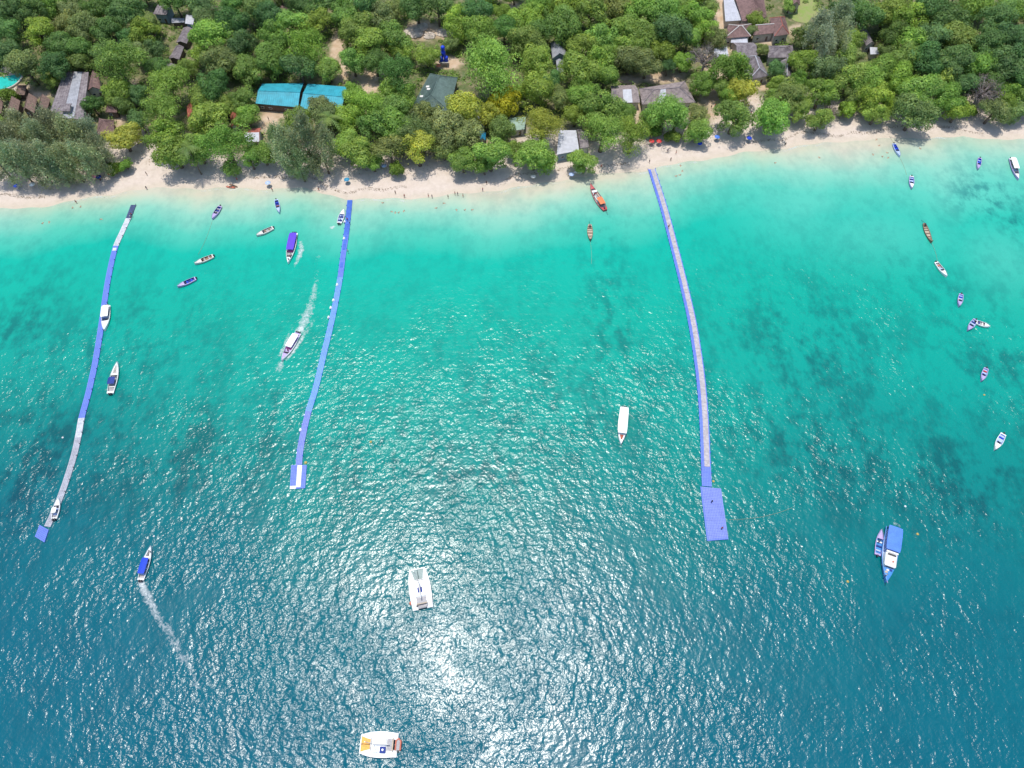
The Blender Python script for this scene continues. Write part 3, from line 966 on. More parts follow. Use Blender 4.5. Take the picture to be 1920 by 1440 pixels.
def low_ok(x, y):
    s = y - float(shore_y(x))
    if s < 24 + 6 * math.sin(x * 0.08) or in_bare(x, y, 1.1):
        return False
    if any((x - a) ** 2 + (y - c) ** 2 < r * r for a, c, r in KEEP_W):
        return False
    dens = 0.35 + 0.65 * float(smooth((s - 30) / 60))
    return RN.random() < dens


scatter_low('undergrowth', 6500, (-320, 320), (185, 390), (0.19, 0.31, 0.075), low_ok, label='low shrubs and saplings filling the forest floor')

# a wood beyond the top of the picture, seen only from other places
cs = []
for k in range(2600):
    x, y = RN.uniform(-620, 620), RN.uniform(385, 860)
    cs.append((x, y))
for k in range(520):
    sg = 1 if k % 2 else -1
    x = sg * RN.uniform(285, 600)
    y = RN.uniform(255, 385)
    if y - float(shore_y(x)) > 30:
        cs.append((x, y))
pc, pn, ps, p1, p2 = [], [], [], [], []
for x, y in cs:
    z = float(height(x, y))
    r = RN.uniform(6, 11)
    n = 80
    d = rdir(n, -0.3)
    pc.append(np.array([x, y, z + r * 0.9]) + d * r * RN.uniform(0.75, 1.05, (n, 1)) * np.array([1, 1, 0.9]))
    pn.append(d)
    ps.append(RN.uniform(1.4, 2.4, n))
    t = RN.uniform(0.1, 0.9)
    p1.append(t + RN.normal(0, 0.12, n))
    p2.append(RN.uniform(0, 0.4, n))
fw = add('far_wood', leaf_mesh('far_wood', np.concatenate(pc), np.concatenate(pn), np.concatenate(ps), np.concatenate(p1), np.concatenate(p2)))
fw.color = (0.09, 0.17, 0.04, 1)
tag(fw, 'unbroken forest on the slopes beyond the village', kind='stuff')

# ------------------------------------------------------------------ ground patches
def patch(name, u, v, ru, rv, m, label, lift=0.06, seed=1, sq=0.0):
    c = place(u, v)
    a = place(u + ru, v)
    d = place(u, v - rv)
    rx, ry = abs(a.x - c.x), abs(d.y - c.y)
    rr = random.Random(seed)
    ph = [rr.uniform(0, 6.28) for _ in range(4)]
    vs, fs = [(c.x, c.y, float(height(c.x, c.y)) + lift)], []
    nr, nt_ = 10, 48
    for i in range(1, nr + 1):
        for k in range(nt_):
            t = 2 * math.pi * k / nt_
            w_ = 1 + 0.10 * math.sin(3 * t + ph[0]) + 0.07 * math.sin(5 * t + ph[1]) + 0.04 * math.sin(9 * t + ph[2])
            x, y = c.x + rx * w_ * i / nr * math.cos(t), c.y + ry * w_ * i / nr * math.sin(t)
            vs.append((x, y, float(height(x, y)) + lift))
    for k in range(nt_):
        fs.append((0, 1 + k, 1 + (k + 1) % nt_))
    for i in range(nr - 1):
        for k in range(nt_):
            j = (k + 1) % nt_
            fs.append((1 + i * nt_ + k, 1 + (i + 1) * nt_ + k, 1 + (i + 1) * nt_ + j, 1 + i * nt_ + j))
    return tag(add(name, new_mesh(name, vs, fs, [m], None, True)), label, kind='structure')


M['lawn'] = mat('mown_grass', (0.17, 0.24, 0.055), 0.9, 0.3, 0.35, stain=(0.26, 0.26, 0.11))
M['paving'] = mat('pool_paving', (0.52, 0.45, 0.37), 0.85, 0.15, 0.8)
patch('lawn', 1502, 14, 36, 26, M['lawn'], 'open green lawn at the edge of the village', seed=3)
patch('paving', 2, 158, 34, 30, M['paving'], 'pale paved deck round the pool', lift=0.05, seed=5)

# swimming pool
pc_ = place(2, 150)
root = empty('swimming_pool', pc_)
tag(root, 'turquoise swimming pool with pale rim half out of frame', 'swimming pool')
mb = MB()
pts = [(7.2 * math.cos(t) * (1 + 0.18 * math.sin(2 * t + 1)), 9.0 * math.sin(t) * (1 + 0.12 * math.cos(3 * t))) for t in [2 * math.pi * k / 40 for k in range(40)]]
mb.poly([(x, y, 0.22) for x, y in pts])
mb.build('pool_water', M['pool'], root)
mb = MB()
for k in range(40):
    (x0, y0), (x1, y1) = pts[k], pts[(k + 1) % 40]
    o_ = 1.09
    mb.mesh([(x0, y0, 0.34), (x1, y1, 0.34), (x1 * o_, y1 * o_, 0.34), (x0 * o_, y0 * o_, 0.34), (x0 * o_, y0 * o_, -0.4), (x1 * o_, y1 * o_, -0.4), (x0, y0, 0.1), (x1, y1, 0.1)],
            [(0, 1, 2, 3), (3, 2, 5, 4), (6, 7, 1, 0)])
mb.build('rim', M['concrete'], root)


# ------------------------------------------------------------------ buildings
def slab(mb, pts, th=0.14):
    n = len(pts)
    low = [(p[0], p[1], p[2] - th) for p in pts]
    mb.poly(pts)
    mb.poly(low[::-1])
    for i in range(n):
        j = (i + 1) % n
        mb.poly([pts[i], low[i], low[j], pts[j]])


def lerp(a, b_, t):
    return tuple(a[i] + (b_[i] - a[i]) * t for i in range(3))


def ribs(mb, e0, e1, r0, r1, step=0.9, w_=0.10, h=0.07):
    L = math.dist(e0, e1)
    n = max(2, int(L / step))
    for k in range(n + 1):
        t = min(max(k / n, 0.004), 0.996)
        a, c = lerp(e0, e1, t), lerp(r0, r1, t)
        if math.dist(a, c) < 0.4:
            continue
        d = Vector(e1) - Vector(e0)
        d.normalize()
        up = (Vector(c) - Vector(a)).cross(d)
        up = up if up.z > 0 else -up
        up.normalize()
        d2 = d * w_ / 2
        A, C_ = Vector(a), Vector(c)
        vs = [A - d2, A + d2, A + d2 + up * h, A - d2 + up * h, C_ - d2, C_ + d2, C_ + d2 + up * h, C_ - d2 + up * h]
        mb.mesh(vs, [(0, 1, 2, 3), (7, 6, 5, 4), (3, 2, 6, 7), (0, 3, 7, 4), (1, 5, 6, 2)])


def house(name, corners, eave, rh, kind, rm, label, cat='house', wall='wall', cap=None, step=1.0, patches=(), group=None, skylights=(), inset=0.35, openings=True):
    """corners: the four corners of the eaves as the photograph shows them (far left, far right, near right, near left)"""
    cu = sum(c[0] for c in corners) / 4
    cv = sum(c[1] for c in corners) / 4
    base = place(cu, cv, eave)
    gz = base.z
    root = empty(name, base)
    tag(root, label, cat, group)
    P = []
    for u, v in corners:
        x, y = on_plane(u, v, gz + eave)
        P.append((x - base.x, y - base.y, eave))
    A, B, C_, D = P
    up = lambda p, h: (p[0], p[1], p[2] + h)
    mid = lambda p, q: lerp(p, q, 0.5)
    faces, ridges = [], []
    if kind in ('gx', 'hx'):
        R1, R2 = up(mid(A, D), rh), up(mid(B, C_), rh)
        if kind == 'hx':
            f = 0.5 * math.dist(A, D) / max(math.dist(A, B), 0.1)
            f = min(f, 0.45)
            R1, R2 = lerp(R1, R2, f), lerp(R2, R1, f)
        faces = [(D, C_, R2, R1), (B, A, R1, R2)]
        if kind == 'hx':
            faces += [(C_, B, R2), (A, D, R1)]
            ridges += [(A, R1), (D, R1), (B, R2), (C_, R2)]
        ridges.append((R1, R2))
    elif kind in ('gy', 'hy'):
        R1, R2 = up(mid(A, B), rh), up(mid(D, C_), rh)
        if kind == 'hy':
            f = min(0.45, 0.5 * math.dist(A, B) / max(math.dist(A, D), 0.1))
            R1, R2 = lerp(R1, R2, f), lerp(R2, R1, f)
        faces = [(A, D, R2, R1), (C_, B, R1, R2)]
        if kind == 'hy':
            faces += [(D, C_, R2), (B, A, R1)]
            ridges += [(A, R1), (B, R1), (D, R2), (C_, R2)]
        ridges.append((R1, R2))
    elif kind == 'pyr':
        T = up(mid(A, C_), rh)
        faces = [(D, C_, T), (C_, B, T), (B, A, T), (A, D, T)]
        ridges = [(p, T) for p in P]
    else:   # a single slope falling to the near side
        A2, B2 = up(A, rh), up(B, rh)
        faces = [(D, C_, B2, A2)]
        R1, R2 = A2, B2
    mb = MB()
    for f in faces:
        slab(mb, list(f))
        if step and len(f) == 4:
            ribs(mb, f[0], f[1], f[3], f[2], step)
        elif step:
            ribs(mb, f[0], f[1], f[2], f[2], step)
    roof = mb.build('roof', M[rm], root)
    if cap and ridges:
        for a, c in ridges:
            m2 = MB()
            m2.tube([up(a, 0.05), up(c, 0.05)], 0.17, 6)
            m2.build('ridge_cap', M[cap], root)
    # differently coloured sheets laid on the near slope
    for (t0, t1, pm) in patches:
        f = faces[0]
        m2 = MB()
        q = [up(lerp(f[0], f[1], t0), 0.10), up(lerp(f[0], f[1], t1), 0.10), up(lerp(f[3], f[2], t1), 0.10), up(lerp(f[3], f[2], t0), 0.10)]
        slab(m2, q, 0.05)
        ribs(m2, q[0], q[1], q[3], q[2], 0.7, 0.09, 0.05)
        m2.build('roof_sheet', M[pm], root)
    for (t, s) in skylights:
        f = faces[0]
        e = lerp(f[0], f[1], t)
        r_ = lerp(f[3], f[2], t) if len(f) == 4 else f[2]
        c = up(lerp(e, r_, s), 0.22)
        m2 = MB()
        m2.rbox(c, (1.6, 1.2, 0.35), 0.2)
        m2.build('skylight', M['offwhite'], root)
    # walls
    cx = sum(p[0] for p in P) / 4
    cy = sum(p[1] for p in P) / 4
    Wp = []
    for p in P:
        dx, dy = p[0] - cx, p[1] - cy
        L = math.hypot(dx, dy)
        k = max(0.5, (L - inset * 1.4 - 0.3) / L)
        Wp.append((cx + dx * k, cy + dy * k))
    zlo = min(float(height(base.x + x, base.y + y)) for x, y in Wp) - gz - 0.3
    mb = MB()
    top = eave - 0.16
    for i in range(4):
        j = (i + 1) % 4
        a, c = Wp[i], Wp[j]
        mb.poly([(a[0], a[1], top), (a[0], a[1], zlo), (c[0], c[1], zlo), (c[0], c[1], top)])
    if kind in ('gx', 'gy'):
        prs = ((0, 3), (1, 2)) if kind == 'gx' else ((0, 1), (3, 2))
        for i, j in prs:
            a, c = Wp[i], Wp[j]
            mb.poly([(a[0], a[1], top), (c[0], c[1], top), ((a[0] + c[0]) / 2, (a[1] + c[1]) / 2, eave + rh * 0.86)])
    if kind == 'shed':
        for i, j in ((0, 3), (1, 2)):
            a, c = Wp[i], Wp[j]
            mb.poly([(a[0], a[1], top), (c[0], c[1], top), (a[0], a[1], eave + rh * 0.85)])
        a, c = Wp[0], Wp[1]
        mb.poly([(a[0], a[1], top), (c[0], c[1], top), (c[0], c[1], eave + rh * 0.85), (a[0], a[1], eave + rh * 0.85)])
    mb.build('wall', M[wall], root)
    if openings:
        a, c = Vector((*Wp[3], 0)), Vector((*Wp[2], 0))
        d = c - a
        L = d.length
        rz = math.atan2(d.y, d.x)
        n = max(2, min(8, int(L / 3.0)))
        out_ = Vector((math.sin(rz), -math.cos(rz), 0)) * 0.05
        if out_.y > 0:
            out_ = -out_
        for k in range(n):
            q = a + d * ((k + 0.5) / n) + out_
            m2 = MB()
            if k == n // 2:
                m2.box((q.x, q.y, 1.0), (0.95, 0.08, 2.05), rz)
                m2.build('door', M['darkwall'], root)
            else:
                m2.box((q.x, q.y, 1.5), (min(1.3, L / n * 0.6), 0.08, 1.05), rz)
                wnd = m2.build('window', M['white'], root)
                m3 = MB()
                m3.box((q.x + out_.x * 0.9, q.y + out_.y * 0.9, 1.5), (min(1.1, L / n * 0.5), 0.05, 0.85), rz)
                m3.build('pane', M['glass'], wnd)
    return root


H = house
H('pavilion', [(492, 157), (569, 156), (559, 201), (479, 194)], 3.6, 1.3, 'gx', 'tealroof', 'large open pavilion under a teal roof, the nearer the thatched huts', 'pavilion', wall='darkwall', cap='tealroof', step=0.9, group='teal roofed pavilions')
H('pavilion', [(577, 157), (653, 163), (640, 211), (562, 203)], 3.6, 1.3, 'gx', 'tealroof', 'teal roofed pavilion partly under tree crowns, beside the big green roof side', 'pavilion', wall='darkwall', cap='tealroof', step=0.9, group='teal roofed pavilions')
H('hall', [(806, 138), (858, 146), (842, 208), (766, 212)], 4.5, 4.0, 'hy', 'greenroof', 'big hall with dull green hipped roof and pale skylights', 'hall', wall='darkwall', cap='greenroof', step=0.8, skylights=((0.42, 0.45), (0.7, 0.35), (0.55, 0.62)))
H('resort_building', [(122, 137), (168, 138), (156, 224), (90, 219)], 5.0, 0.7, 'shed', 'greyroof', 'large resort building with a stained grey flat roof', 'building', step=1.1, patches=((0.42, 0.74, 'silver'),))
H('roof_hut', [(116, 194), (135, 194), (131, 208), (113, 208)], 7.0, 0.6, 'gx', 'greyroof', 'small plant room box standing on the large grey flat roof', 'plant room', wall='concrete', openings=False)
H('wing_building', [(171, 138), (184, 139), (190, 168), (164, 170)], 4.0, 1.6, 'gy', 'brownroof', 'narrow wing with brown roof beside the large grey flat roof', 'house')
H('wing_building', [(152, 206), (166, 208), (162, 232), (148, 230)], 3.5, 1.4, 'gy', 'brownroof', 'low brown roofed annex at the seaward corner of the large grey roof', 'house')
for k, (cs_, lb) in enumerate((([(-12, 188), (6, 190), (2, 213), (-20, 210)], 'thatched hut cut by the left picture edge'), ([(18, 188), (38, 189), (32, 216), (12, 213)], 'brown thatched hut second in the row from the pool'),
                               ([(50, 182), (70, 184), (64, 212), (43, 209)], 'brown thatched hut third in the row, between two patches of grass'), ([(76, 183), (94, 186), (88, 208), (70, 206)], 'thatched hut closest to the large grey flat roof'))):
    H('thatched_hut', cs_, 3.0, 2.2, 'gy', 'thatch', lb, 'hut', wall='darkwall', step=0.8, group='row of thatched huts')
H('thatched_hut', [(33, 160), (50, 160), (46, 178), (28, 178)], 2.6, 2.4, 'pyr', 'thatch', 'pale thatched pavilion between the pool and the hut row', 'hut', wall='darkwall', step=0.8)
H('bungalow', [(200, 196), (222, 198), (219, 211), (198, 210)], 3.2, 1.8, 'hx', 'brownroof', 'small brown roofed bungalow among trees beside a sandy lane', 'bungalow', wall='darkwall', cap='brownroof')
H('bungalow', [(186, 222), (214, 226), (214, 252), (180, 252)], 3.4, 2.8, 'pyr', 'brownroof', 'square bungalow with pyramid brown roof behind the casuarinas', 'bungalow', wall='darkwall', cap='brownroof')
H('bungalow', [(203, 66), (231, 70), (228, 84), (202, 82)], 3.2, 2.0, 'hx', 'brownroof', 'brown roof half hidden by the big tree on the left hillside', 'bungalow')
H('hillside_house', [(297, 12), (322, 8), (312, 28), (287, 26)], 4.4, 0.8, 'shed', 'greyroof', 'grey roofed hillside house with blue grey walls at upper left', 'house', wall='bluewall', step=1.0)
H('hillside_house', [(350, 29), (366, 31), (362, 46), (347, 44)], 4.6, 0.4, 'shed', 'paleroof', 'small white roofed block at the top of the grey stair roof', 'building', wall='bluewall', step=0.8)
H('shelter', [(322, 35), (346, 35), (346, 42), (322, 43)], 2.6, 0.3, 'shed', 'silver', 'low dark walled shelter with thin pale roof beside the white block', 'shelter', wall='darkwall', openings=False)
H('stair_roof', [(344, 52), (362, 54), (350, 82), (330, 80)], 3.0, 0.9, 'gy', 'greyroof', 'topmost section of the stepped grey roof coming down the slope', 'covered walkway', wall='darkwall', step=0.8, openings=False, group='stepped walkway roofs')
H('stair_roof', [(330, 86), (345, 88), (336, 112), (316, 110)], 2.8, 0.8, 'gy', 'greyroof', 'middle section of the stepped grey roof on the slope', 'covered walkway', wall='darkwall', step=0.8, openings=False, group='stepped walkway roofs')
H('stair_roof', [(314, 120), (330, 122), (322, 142), (302, 138)], 2.6, 0.8, 'gy', 'greyroof', 'lowest section of the stepped grey roof, half under trees', 'covered walkway', wall='darkwall', step=0.8, openings=False, group='stepped walkway roofs')
H('tent', [(364, 56), (376, 57), (375, 68), (363, 67)], 2.0, 1.2, 'pyr', 'paleblue', 'pale blue canopy beside the topmost grey stair roof', 'canopy', wall='darkwall', step=0, openings=False)
H('bungalow', [(396, 14), (422, 16), (424, 36), (388, 34)], 3.2, 3.4, 'pyr', 'thatch', 'tan pyramid roofed bungalow at the top left among dark trees', 'bungalow', step=0.9)
H('bungalow', [(524, 16), (540, 16), (542, 34), (520, 34)], 3.2, 3.8, 'pyr', 'thatch', 'steep brown pointed roof at the top edge above the teal roofs', 'bungalow', step=0.9)
H('cottage', [(350, 200), (378, 190), (374, 214), (352, 222)], 3.2, 1.8, 'gy', 'redroof', 'faded red roof showing between fresh green trees left of the teal roofs', 'cottage')
H('cottage', [(430, 202), (446, 206), (448, 240), (434, 238)], 3.2, 1.8, 'gy', 'redroof', 'narrow red roof nearest the first teal pavilion', 'cottage')
H('kiosk', [(459, 241), (489, 240), (487, 266), (458, 266)], 3.0, 1.2, 'gx', 'redroof', 'kiosk with red and white sheet roof below the teal pavilions', 'kiosk', patches=((0.03, 0.98, 'paleroof'),))
H('cottage', [(1032, 80), (1058, 84), (1062, 106), (1036, 110)], 3.6, 2.2, 'gy', 'silver', 'cottage with blue grey gabled roof alone in the tree canopy', 'cottage', wall='bluewall')
H('cottage', [(1042, 112), (1056, 114), (1056, 140), (1046, 138)], 2.8, 0.8, 'gy', 'silver', 'lower pale annex just seaward of the blue grey gabled cottage', 'cottage', wall='bluewall', openings=False)
H('beach_house', [(1048, 246), (1080, 246), (1086, 282), (1044, 290)], 3.8, 0.5, 'shed', 'paleroof', 'beach house with white sheet roof and blue front', 'beach house', wall='bluewall', step=1.0)
H('beach_house', [(1082, 245), (1100, 245), (1104, 276), (1088, 278)], 3.2, 0.6, 'shed', 'greyroof', 'grey roofed shed joined to the white beach house', 'shed', openings=False)
H('restaurant', [(955, 221), (986, 219), (984, 242), (954, 246)], 3.4, 1.6, 'gx', 'palegreen', 'small restaurant with pale green ridged roof near the golden tree', 'restaurant', cap='palegreen')
H('terrace', [(880, 222), (912, 214), (908, 240), (878, 240)], 3.0, 1.0, 'gx', 'silver', 'dim blue grey roof between olive trees by the golden tree', 'cottage', openings=False)
H('booth', [(899, 247), (911, 249), (910, 263), (900, 262)], 2.6, 1.0, 'gy', 'tealblue', 'little deep teal booth roof near the middle of the beach trees', 'booth', step=0.6, openings=False)
H('row_house', [(1145, 161), (1190, 159), (1200, 192), (1146, 194)], 3.6, 2.2, 'gx', 'greybrown', 'row house with grey brown roof striped by white and grey sheets', 'house', patches=((0.42, 0.74, 'paleroof'), (0.04, 0.18, 'greyroof')))
H('row_house', [(1198, 166), (1284, 152), (1304, 192), (1204, 196)], 3.6, 2.6, 'hx', 'greybrown', 'long house with hipped grey brown roof and a white roof sheet', 'house', cap='greyroof', patches=((0.28, 0.46, 'paleroof'),))
# village at the upper right
H('village_house', [(1376, -12), (1430, -14), (1438, 32), (1392, 40)], 4.2, 2.6, 'hy', 'brownroof', 'brown hipped house at the top edge beside a white flat roof', 'house', cap='brownroof')
H('annex', [(1356, -6), (1372, -8), (1390, 38), (1360, 40)], 3.4, 0.4, 'shed', 'paleroof', 'white flat roofed annex along the brown top edge house', 'annex', openings=False)
H('village_house', [(1366, 46), (1412, 44), (1408, 68), (1358, 72)], 4.0, 2.4, 'hx', 'brownroof', 'brown roofed house with white ridge and white lean-to', 'house', cap='offwhite')
H('annex', [(1372, 68), (1400, 68), (1402, 80), (1370, 80)], 3.0, 0.3, 'shed', 'paleroof', 'white lean-to roof below the white ridged brown house', 'annex', openings=False)
H('village_house', [(1416, 44), (1446, 43), (1452, 62), (1412, 66)], 3.8, 2.0, 'gx', 'brownroof', 'middle brown gabled house touching the reddish hipped one', 'house', cap='offwhite')
H('village_house', [(1443, 34), (1472, 32), (1480, 64), (1452, 68)], 4.2, 2.6, 'hy', 'brownroof', 'reddish brown hipped house standing next to the lawn path', 'house', cap='redroof')
H('village_house', [(1374, 80), (1412, 80), (1420, 104), (1382, 106)], 3.8, 2.0, 'gx', 'greyroof', 'grey brown roofed house with dark gap below it, above the grey hip', 'house')
H('village_house', [(1338, 94), (1362, 88), (1366, 106), (1340, 112)], 3.2, 0.8, 'shed', 'paleroof', 'whitish roof half under leaves beside the bare grey tree', 'shed', openings=False)
H('village_house', [(1440, 86), (1486, 85), (1490, 108), (1440, 108)], 3.8, 2.0, 'hx', 'greyroof', 'wide grey roofed house between the lawn and the beach trees', 'house', cap='greyroof')
H('village_house', [(1396, 107), (1424, 108), (1442, 142), (1404, 150)], 3.8, 2.8, 'hy', 'greyroof', 'long grey hipped house with pale ridges by the sandy path', 'house', cap='paleroof')
H('village_house', [(1464, 114), (1486, 114), (1484, 148), (1462, 148)], 3.4, 1.6, 'gy', 'greyroof', 'narrow blue grey roof seaward of the wide grey house', 'house', cap='paleroof')
H('village_house', [(1478, -16), (1500, -16), (1500, 10), (1482, 12)], 4.0, 2.0, 'gy', 'brownroof', 'brown roof corner at the top edge left of the lawn', 'house')
H('forest_house', [(1612, 56), (1626, 58), (1640, 84), (1624, 86)], 3.6, 1.8, 'gy', 'greyroof', 'grey gabled house in the forest at upper right', 'house')
H('forest_house', [(1630, 90), (1644, 91), (1648, 101), (1632, 102)], 2.8, 0.5, 'shed', 'paleroof', 'tiny pale roof just seaward of the grey forest house', 'shed', openings=False)

# stacked blue water tanks on a frame
tp = place(833, 122)
root = empty('water_tank_tower', tp)
tag(root, 'tower of stacked bright blue water tanks behind the green hall', 'water tanks')
mb = MB()
for x in (-1.5, 1.5):
    for y in (-1.2, 1.2):
        mb.box((x, y, 1.0), (0.25, 0.25, 2.0))
mb.box((0, 0, 2.1), (4.2, 3.2, 0.2))
mb.build('stand', M['concrete'], root)
for c, r, h in (((-1.05, 0, 2.2), 1.0, 2.2), ((1.05, 0, 2.2), 1.0, 2.2), ((0, 0.2, 4.5), 1.05, 2.3), ((0, 0.4, 6.9), 0.9, 2.2)):
    mb = MB()
    mb.lathe([(r * 0.9, 0), (r, 0.15), (r * 0.96, h * 0.35), (r, h * 0.4), (r * 0.96, h * 0.6), (r, h * 0.65), (r * 0.95, h * 0.82), (r * 0.55, h * 0.95), (0.3, h)], c, 16)
    tk_ = mb.build('tank', M['tank'], root, smooth_=True)
    mb = MB()
    mb.lathe([(0.3, 0), (0.3, 0.1), (0.1, 0.15)], (c[0], c[1], c[2] + h), 10)
    mb.build('lid', M['tank'], tk_)

# pale rocks in the clearing
for k, (u, v, s, lb) in enumerate(((776, 62, 4.5, 'largest pale rock in the clearing, lying furthest from the tanks'), (792, 52, 3.2, 'whitish boulder on the inland side of the clearing'), (806, 68, 3.0, 'tan boulder on the seaward side of the clearing'), (834, 62, 3.8, 'grey boulder apart from the rest, nearest the water tanks'))):
    p = place(u, v)
    mb = MB()
    mb.lathe([(s * 0.9, -0.4), (s, 0.3), (s * 0.8, 0.9), (s * 0.45, 1.35), (s * 0.1, 1.5)], (0, 0, 0), 14)
    rr = random.Random(k)
    mb.v = [(x * (1 + rr.uniform(-0.2, 0.2)), y * 0.8 * (1 + rr.uniform(-0.2, 0.2)), z * (1 + rr.uniform(-0.25, 0.25))) for x, y, z in mb.v]
    o = mb.build('boulder', M['rock'], None, p)
    o.rotation_euler[2] = rr.uniform(0, 6)
    tag(o, lb, 'boulder', 'pale boulders in the clearing')


# ------------------------------------------------------------------ floating piers
CUBE = 0.5


def cube_block(mb, o, ex, ey, h=0.34, gap=0.012):
    """one moulded float: chamfered top, sides down into the water; ex, ey are its edge vectors"""
    def pt(a, c, z):
        return (o[0] + ex[0] * a + ey[0] * c, o[1] + ex[1] * a + ey[1] * c, z)
    g1, g2 = gap, gap + 0.035
    vs = [pt(g1, g1, -0.2), pt(1 - g1, g1, -0.2), pt(1 - g1, 1 - g1, -0.2), pt(g1, 1 - g1, -0.2),
          pt(g1, g1, h - 0.05), pt(1 - g1, g1, h - 0.05), pt(1 - g1, 1 - g1, h - 0.05), pt(g1, 1 - g1, h - 0.05),
          pt(g2, g2, h), pt(1 - g2, g2, h), pt(1 - g2, 1 - g2, h), pt(g2, 1 - g2, h)]
    mb.mesh(vs, [(0, 1, 5, 4), (1, 2, 6, 5), (2, 3, 7, 6), (3, 0, 4, 7), (4, 5, 9, 8), (5, 6, 10, 9), (6, 7, 11, 10), (7, 4, 8, 11), (8, 9, 10, 11)])


def path_points(px):
    w_ = [Vector((*on_plane(u, v, 0.34), 0)) for u, v in px]
    # Catmull-Rom through the points, then resampled at the float size
    out_ = []
    for i in range(len(w_) - 1):
        p0, p1, p2, p3 = w_[max(i - 1, 0)], w_[i], w_[i + 1], w_[min(i + 2, len(w_) - 1)]
        for k in range(24):
            t = k / 24
            out_.append(0.5 * (2 * p1 + (p2 - p0) * t + (2 * p0 - 5 * p1 + 4 * p2 - p3) * t * t + (3 * p1 - p0 - 3 * p2 + p3) * t ** 3))
    out_.append(w_[-1])
    res, acc = [out_[0]], 0.0
    for a, c in zip(out_, out_[1:]):
        d = (c - a).length
        while acc + d >= CUBE:
            f = (CUBE - acc) / d
            a = a + (c - a) * f
            res.append(a.copy())
            d = (c - a).length
            acc = 0.0
        acc += d
    return res


def v_of(p):
    d = Vector((p.x, p.y, -CAM_H))
    cz = d.y * CT - d.z * ST
    cy = d.y * ST + d.z * CT
    return 720 - FPX * cy / cz


def floats(root, pts, across, name, m, v0, v1, offs=0.0, h=0.34):
    mb = MB()
    n = 0
    for i in range(len(pts) - 1):
        vv = v_of(pts[i])
        if not (v0 <= vv < v1):
            continue
        a, c = pts[i], pts[i + 1]
        d = (c - a).normalized()
        s = Vector((d.y, -d.x, 0))
        if s.x < 0:
            s = -s
        c2 = pts[min(i + 2, len(pts) - 1)]
        for k in range(across):
            o = a + s * (offs + (k - across / 2) * CUBE) - Vector((root.location.x, root.location.y, 0))
            cube_block(mb, o, d * CUBE, s * CUBE, h)
            n += 1
    o = mb.build(name, M[m], root)
    o['kind'] = 'stuff'
    return o


def walkway(root, pts, width, name, m, v0, v1, offs=0.0, z=0.37, th=0.05, seam=3.0):
    """matting or planks laid over the floats in lengths with open joints"""
    L0 = Vector((root.location.x, root.location.y, 0))
    run = [p for p in pts if v0 <= v_of(p) < v1]
    n = int(seam / CUBE)
    made = []
    for q in range(0, len(run) - 1, n):
        seg = run[q:q + n + 1]
        if len(seg) < 2:
            continue
        mb = MB()
        rows = []
        for i, p in enumerate(seg):
            a, c = seg[max(i - 1, 0)], seg[min(i + 1, len(seg) - 1)]
            d = (c - a).normalized()
            s = Vector((d.y, -d.x, 0))
            if s.x < 0:
                s = -s
            sh = d * (0.025 if i == 0 else (-0.025 if i == len(seg) - 1 else 0))
            jl = R.uniform(-0.04, 0.04)
            rows.append((p - L0 + s * (offs - width / 2 + jl) + sh, p - L0 + s * (offs + width / 2 + jl) + sh))
        for (a0, b0), (a1, b1) in zip(rows, rows[1:]):
            zz = lambda p, k: (p.x, p.y, k)
            mb.poly([zz(a0, z + th), zz(b0, z + th), zz(b1, z + th), zz(a1, z + th)])
            mb.poly([zz(a0, z), zz(a0, z + th), zz(a1, z + th), zz(a1, z)])
            mb.poly([zz(b0, z + th), zz(b0, z), zz(b1, z), zz(b1, z + th)])
        made.append(mb.build(name, M[m], root))
    return made


def platform(root, corners, name, cells, h=0.36):
    """corners: pixel corners (far left, far right, near right, near left); cells(i, j, nx, ny) -> material or None"""
    A, B, C_, D = [Vector((*on_plane(u, v, h), 0)) - Vector((root.location.x, root.location.y, 0)) for u, v in corners]
    nx = max(2, round(((B - A).length + (C_ - D).length) / 2 / CUBE))
    ny = max(2, round(((D - A).length + (C_ - B).length) / 2 / CUBE))
    P_ = lambda s, t: (A * (1 - s) + B * s) * (1 - t) + (D * (1 - s) + C_ * s) * t
    by = {}
    for i in range(nx):
        for j in range(ny):
            m = cells(i, j, nx, ny)
            if m is None:
                continue
            o = P_(i / nx, j / ny)
            ex = P_((i + 1) / nx, j / ny) - o
            ey = P_(i / nx, (j + 1) / ny) - o
            # keep faces turned up
            cube_block(by.setdefault(m, MB()), P_((i) / nx, (j + 1) / ny), ex, -ey, h)
    for m, mb in by.items():
        o = mb.build(name, M[m], root)
        o['kind'] = 'stuff'


def bollards(root, pts, side, v0, v1, every, m='dark', name='bollard_row', rad=0.09):
    mb = MB()
    L0 = Vector((root.location.x, root.location.y, 0))
    k = 0
    for i in range(0, len(pts) - 1, every):
        if not (v0 <= v_of(pts[i]) < v1):
            continue
        d = (pts[i + 1] - pts[i]).normalized()
        s = Vector((d.y, -d.x, 0))
        if s.x < 0:
            s = -s
        p = pts[i] + s * side - L0
        mb.lathe([(rad, 0.3), (rad, 0.62), (rad * 1.5, 0.66), (rad * 1.5, 0.78)], (p.x, p.y, 0), 6)
        k += 1
    o = mb.build(name, M[m], root)
    o['kind'] = 'stuff'


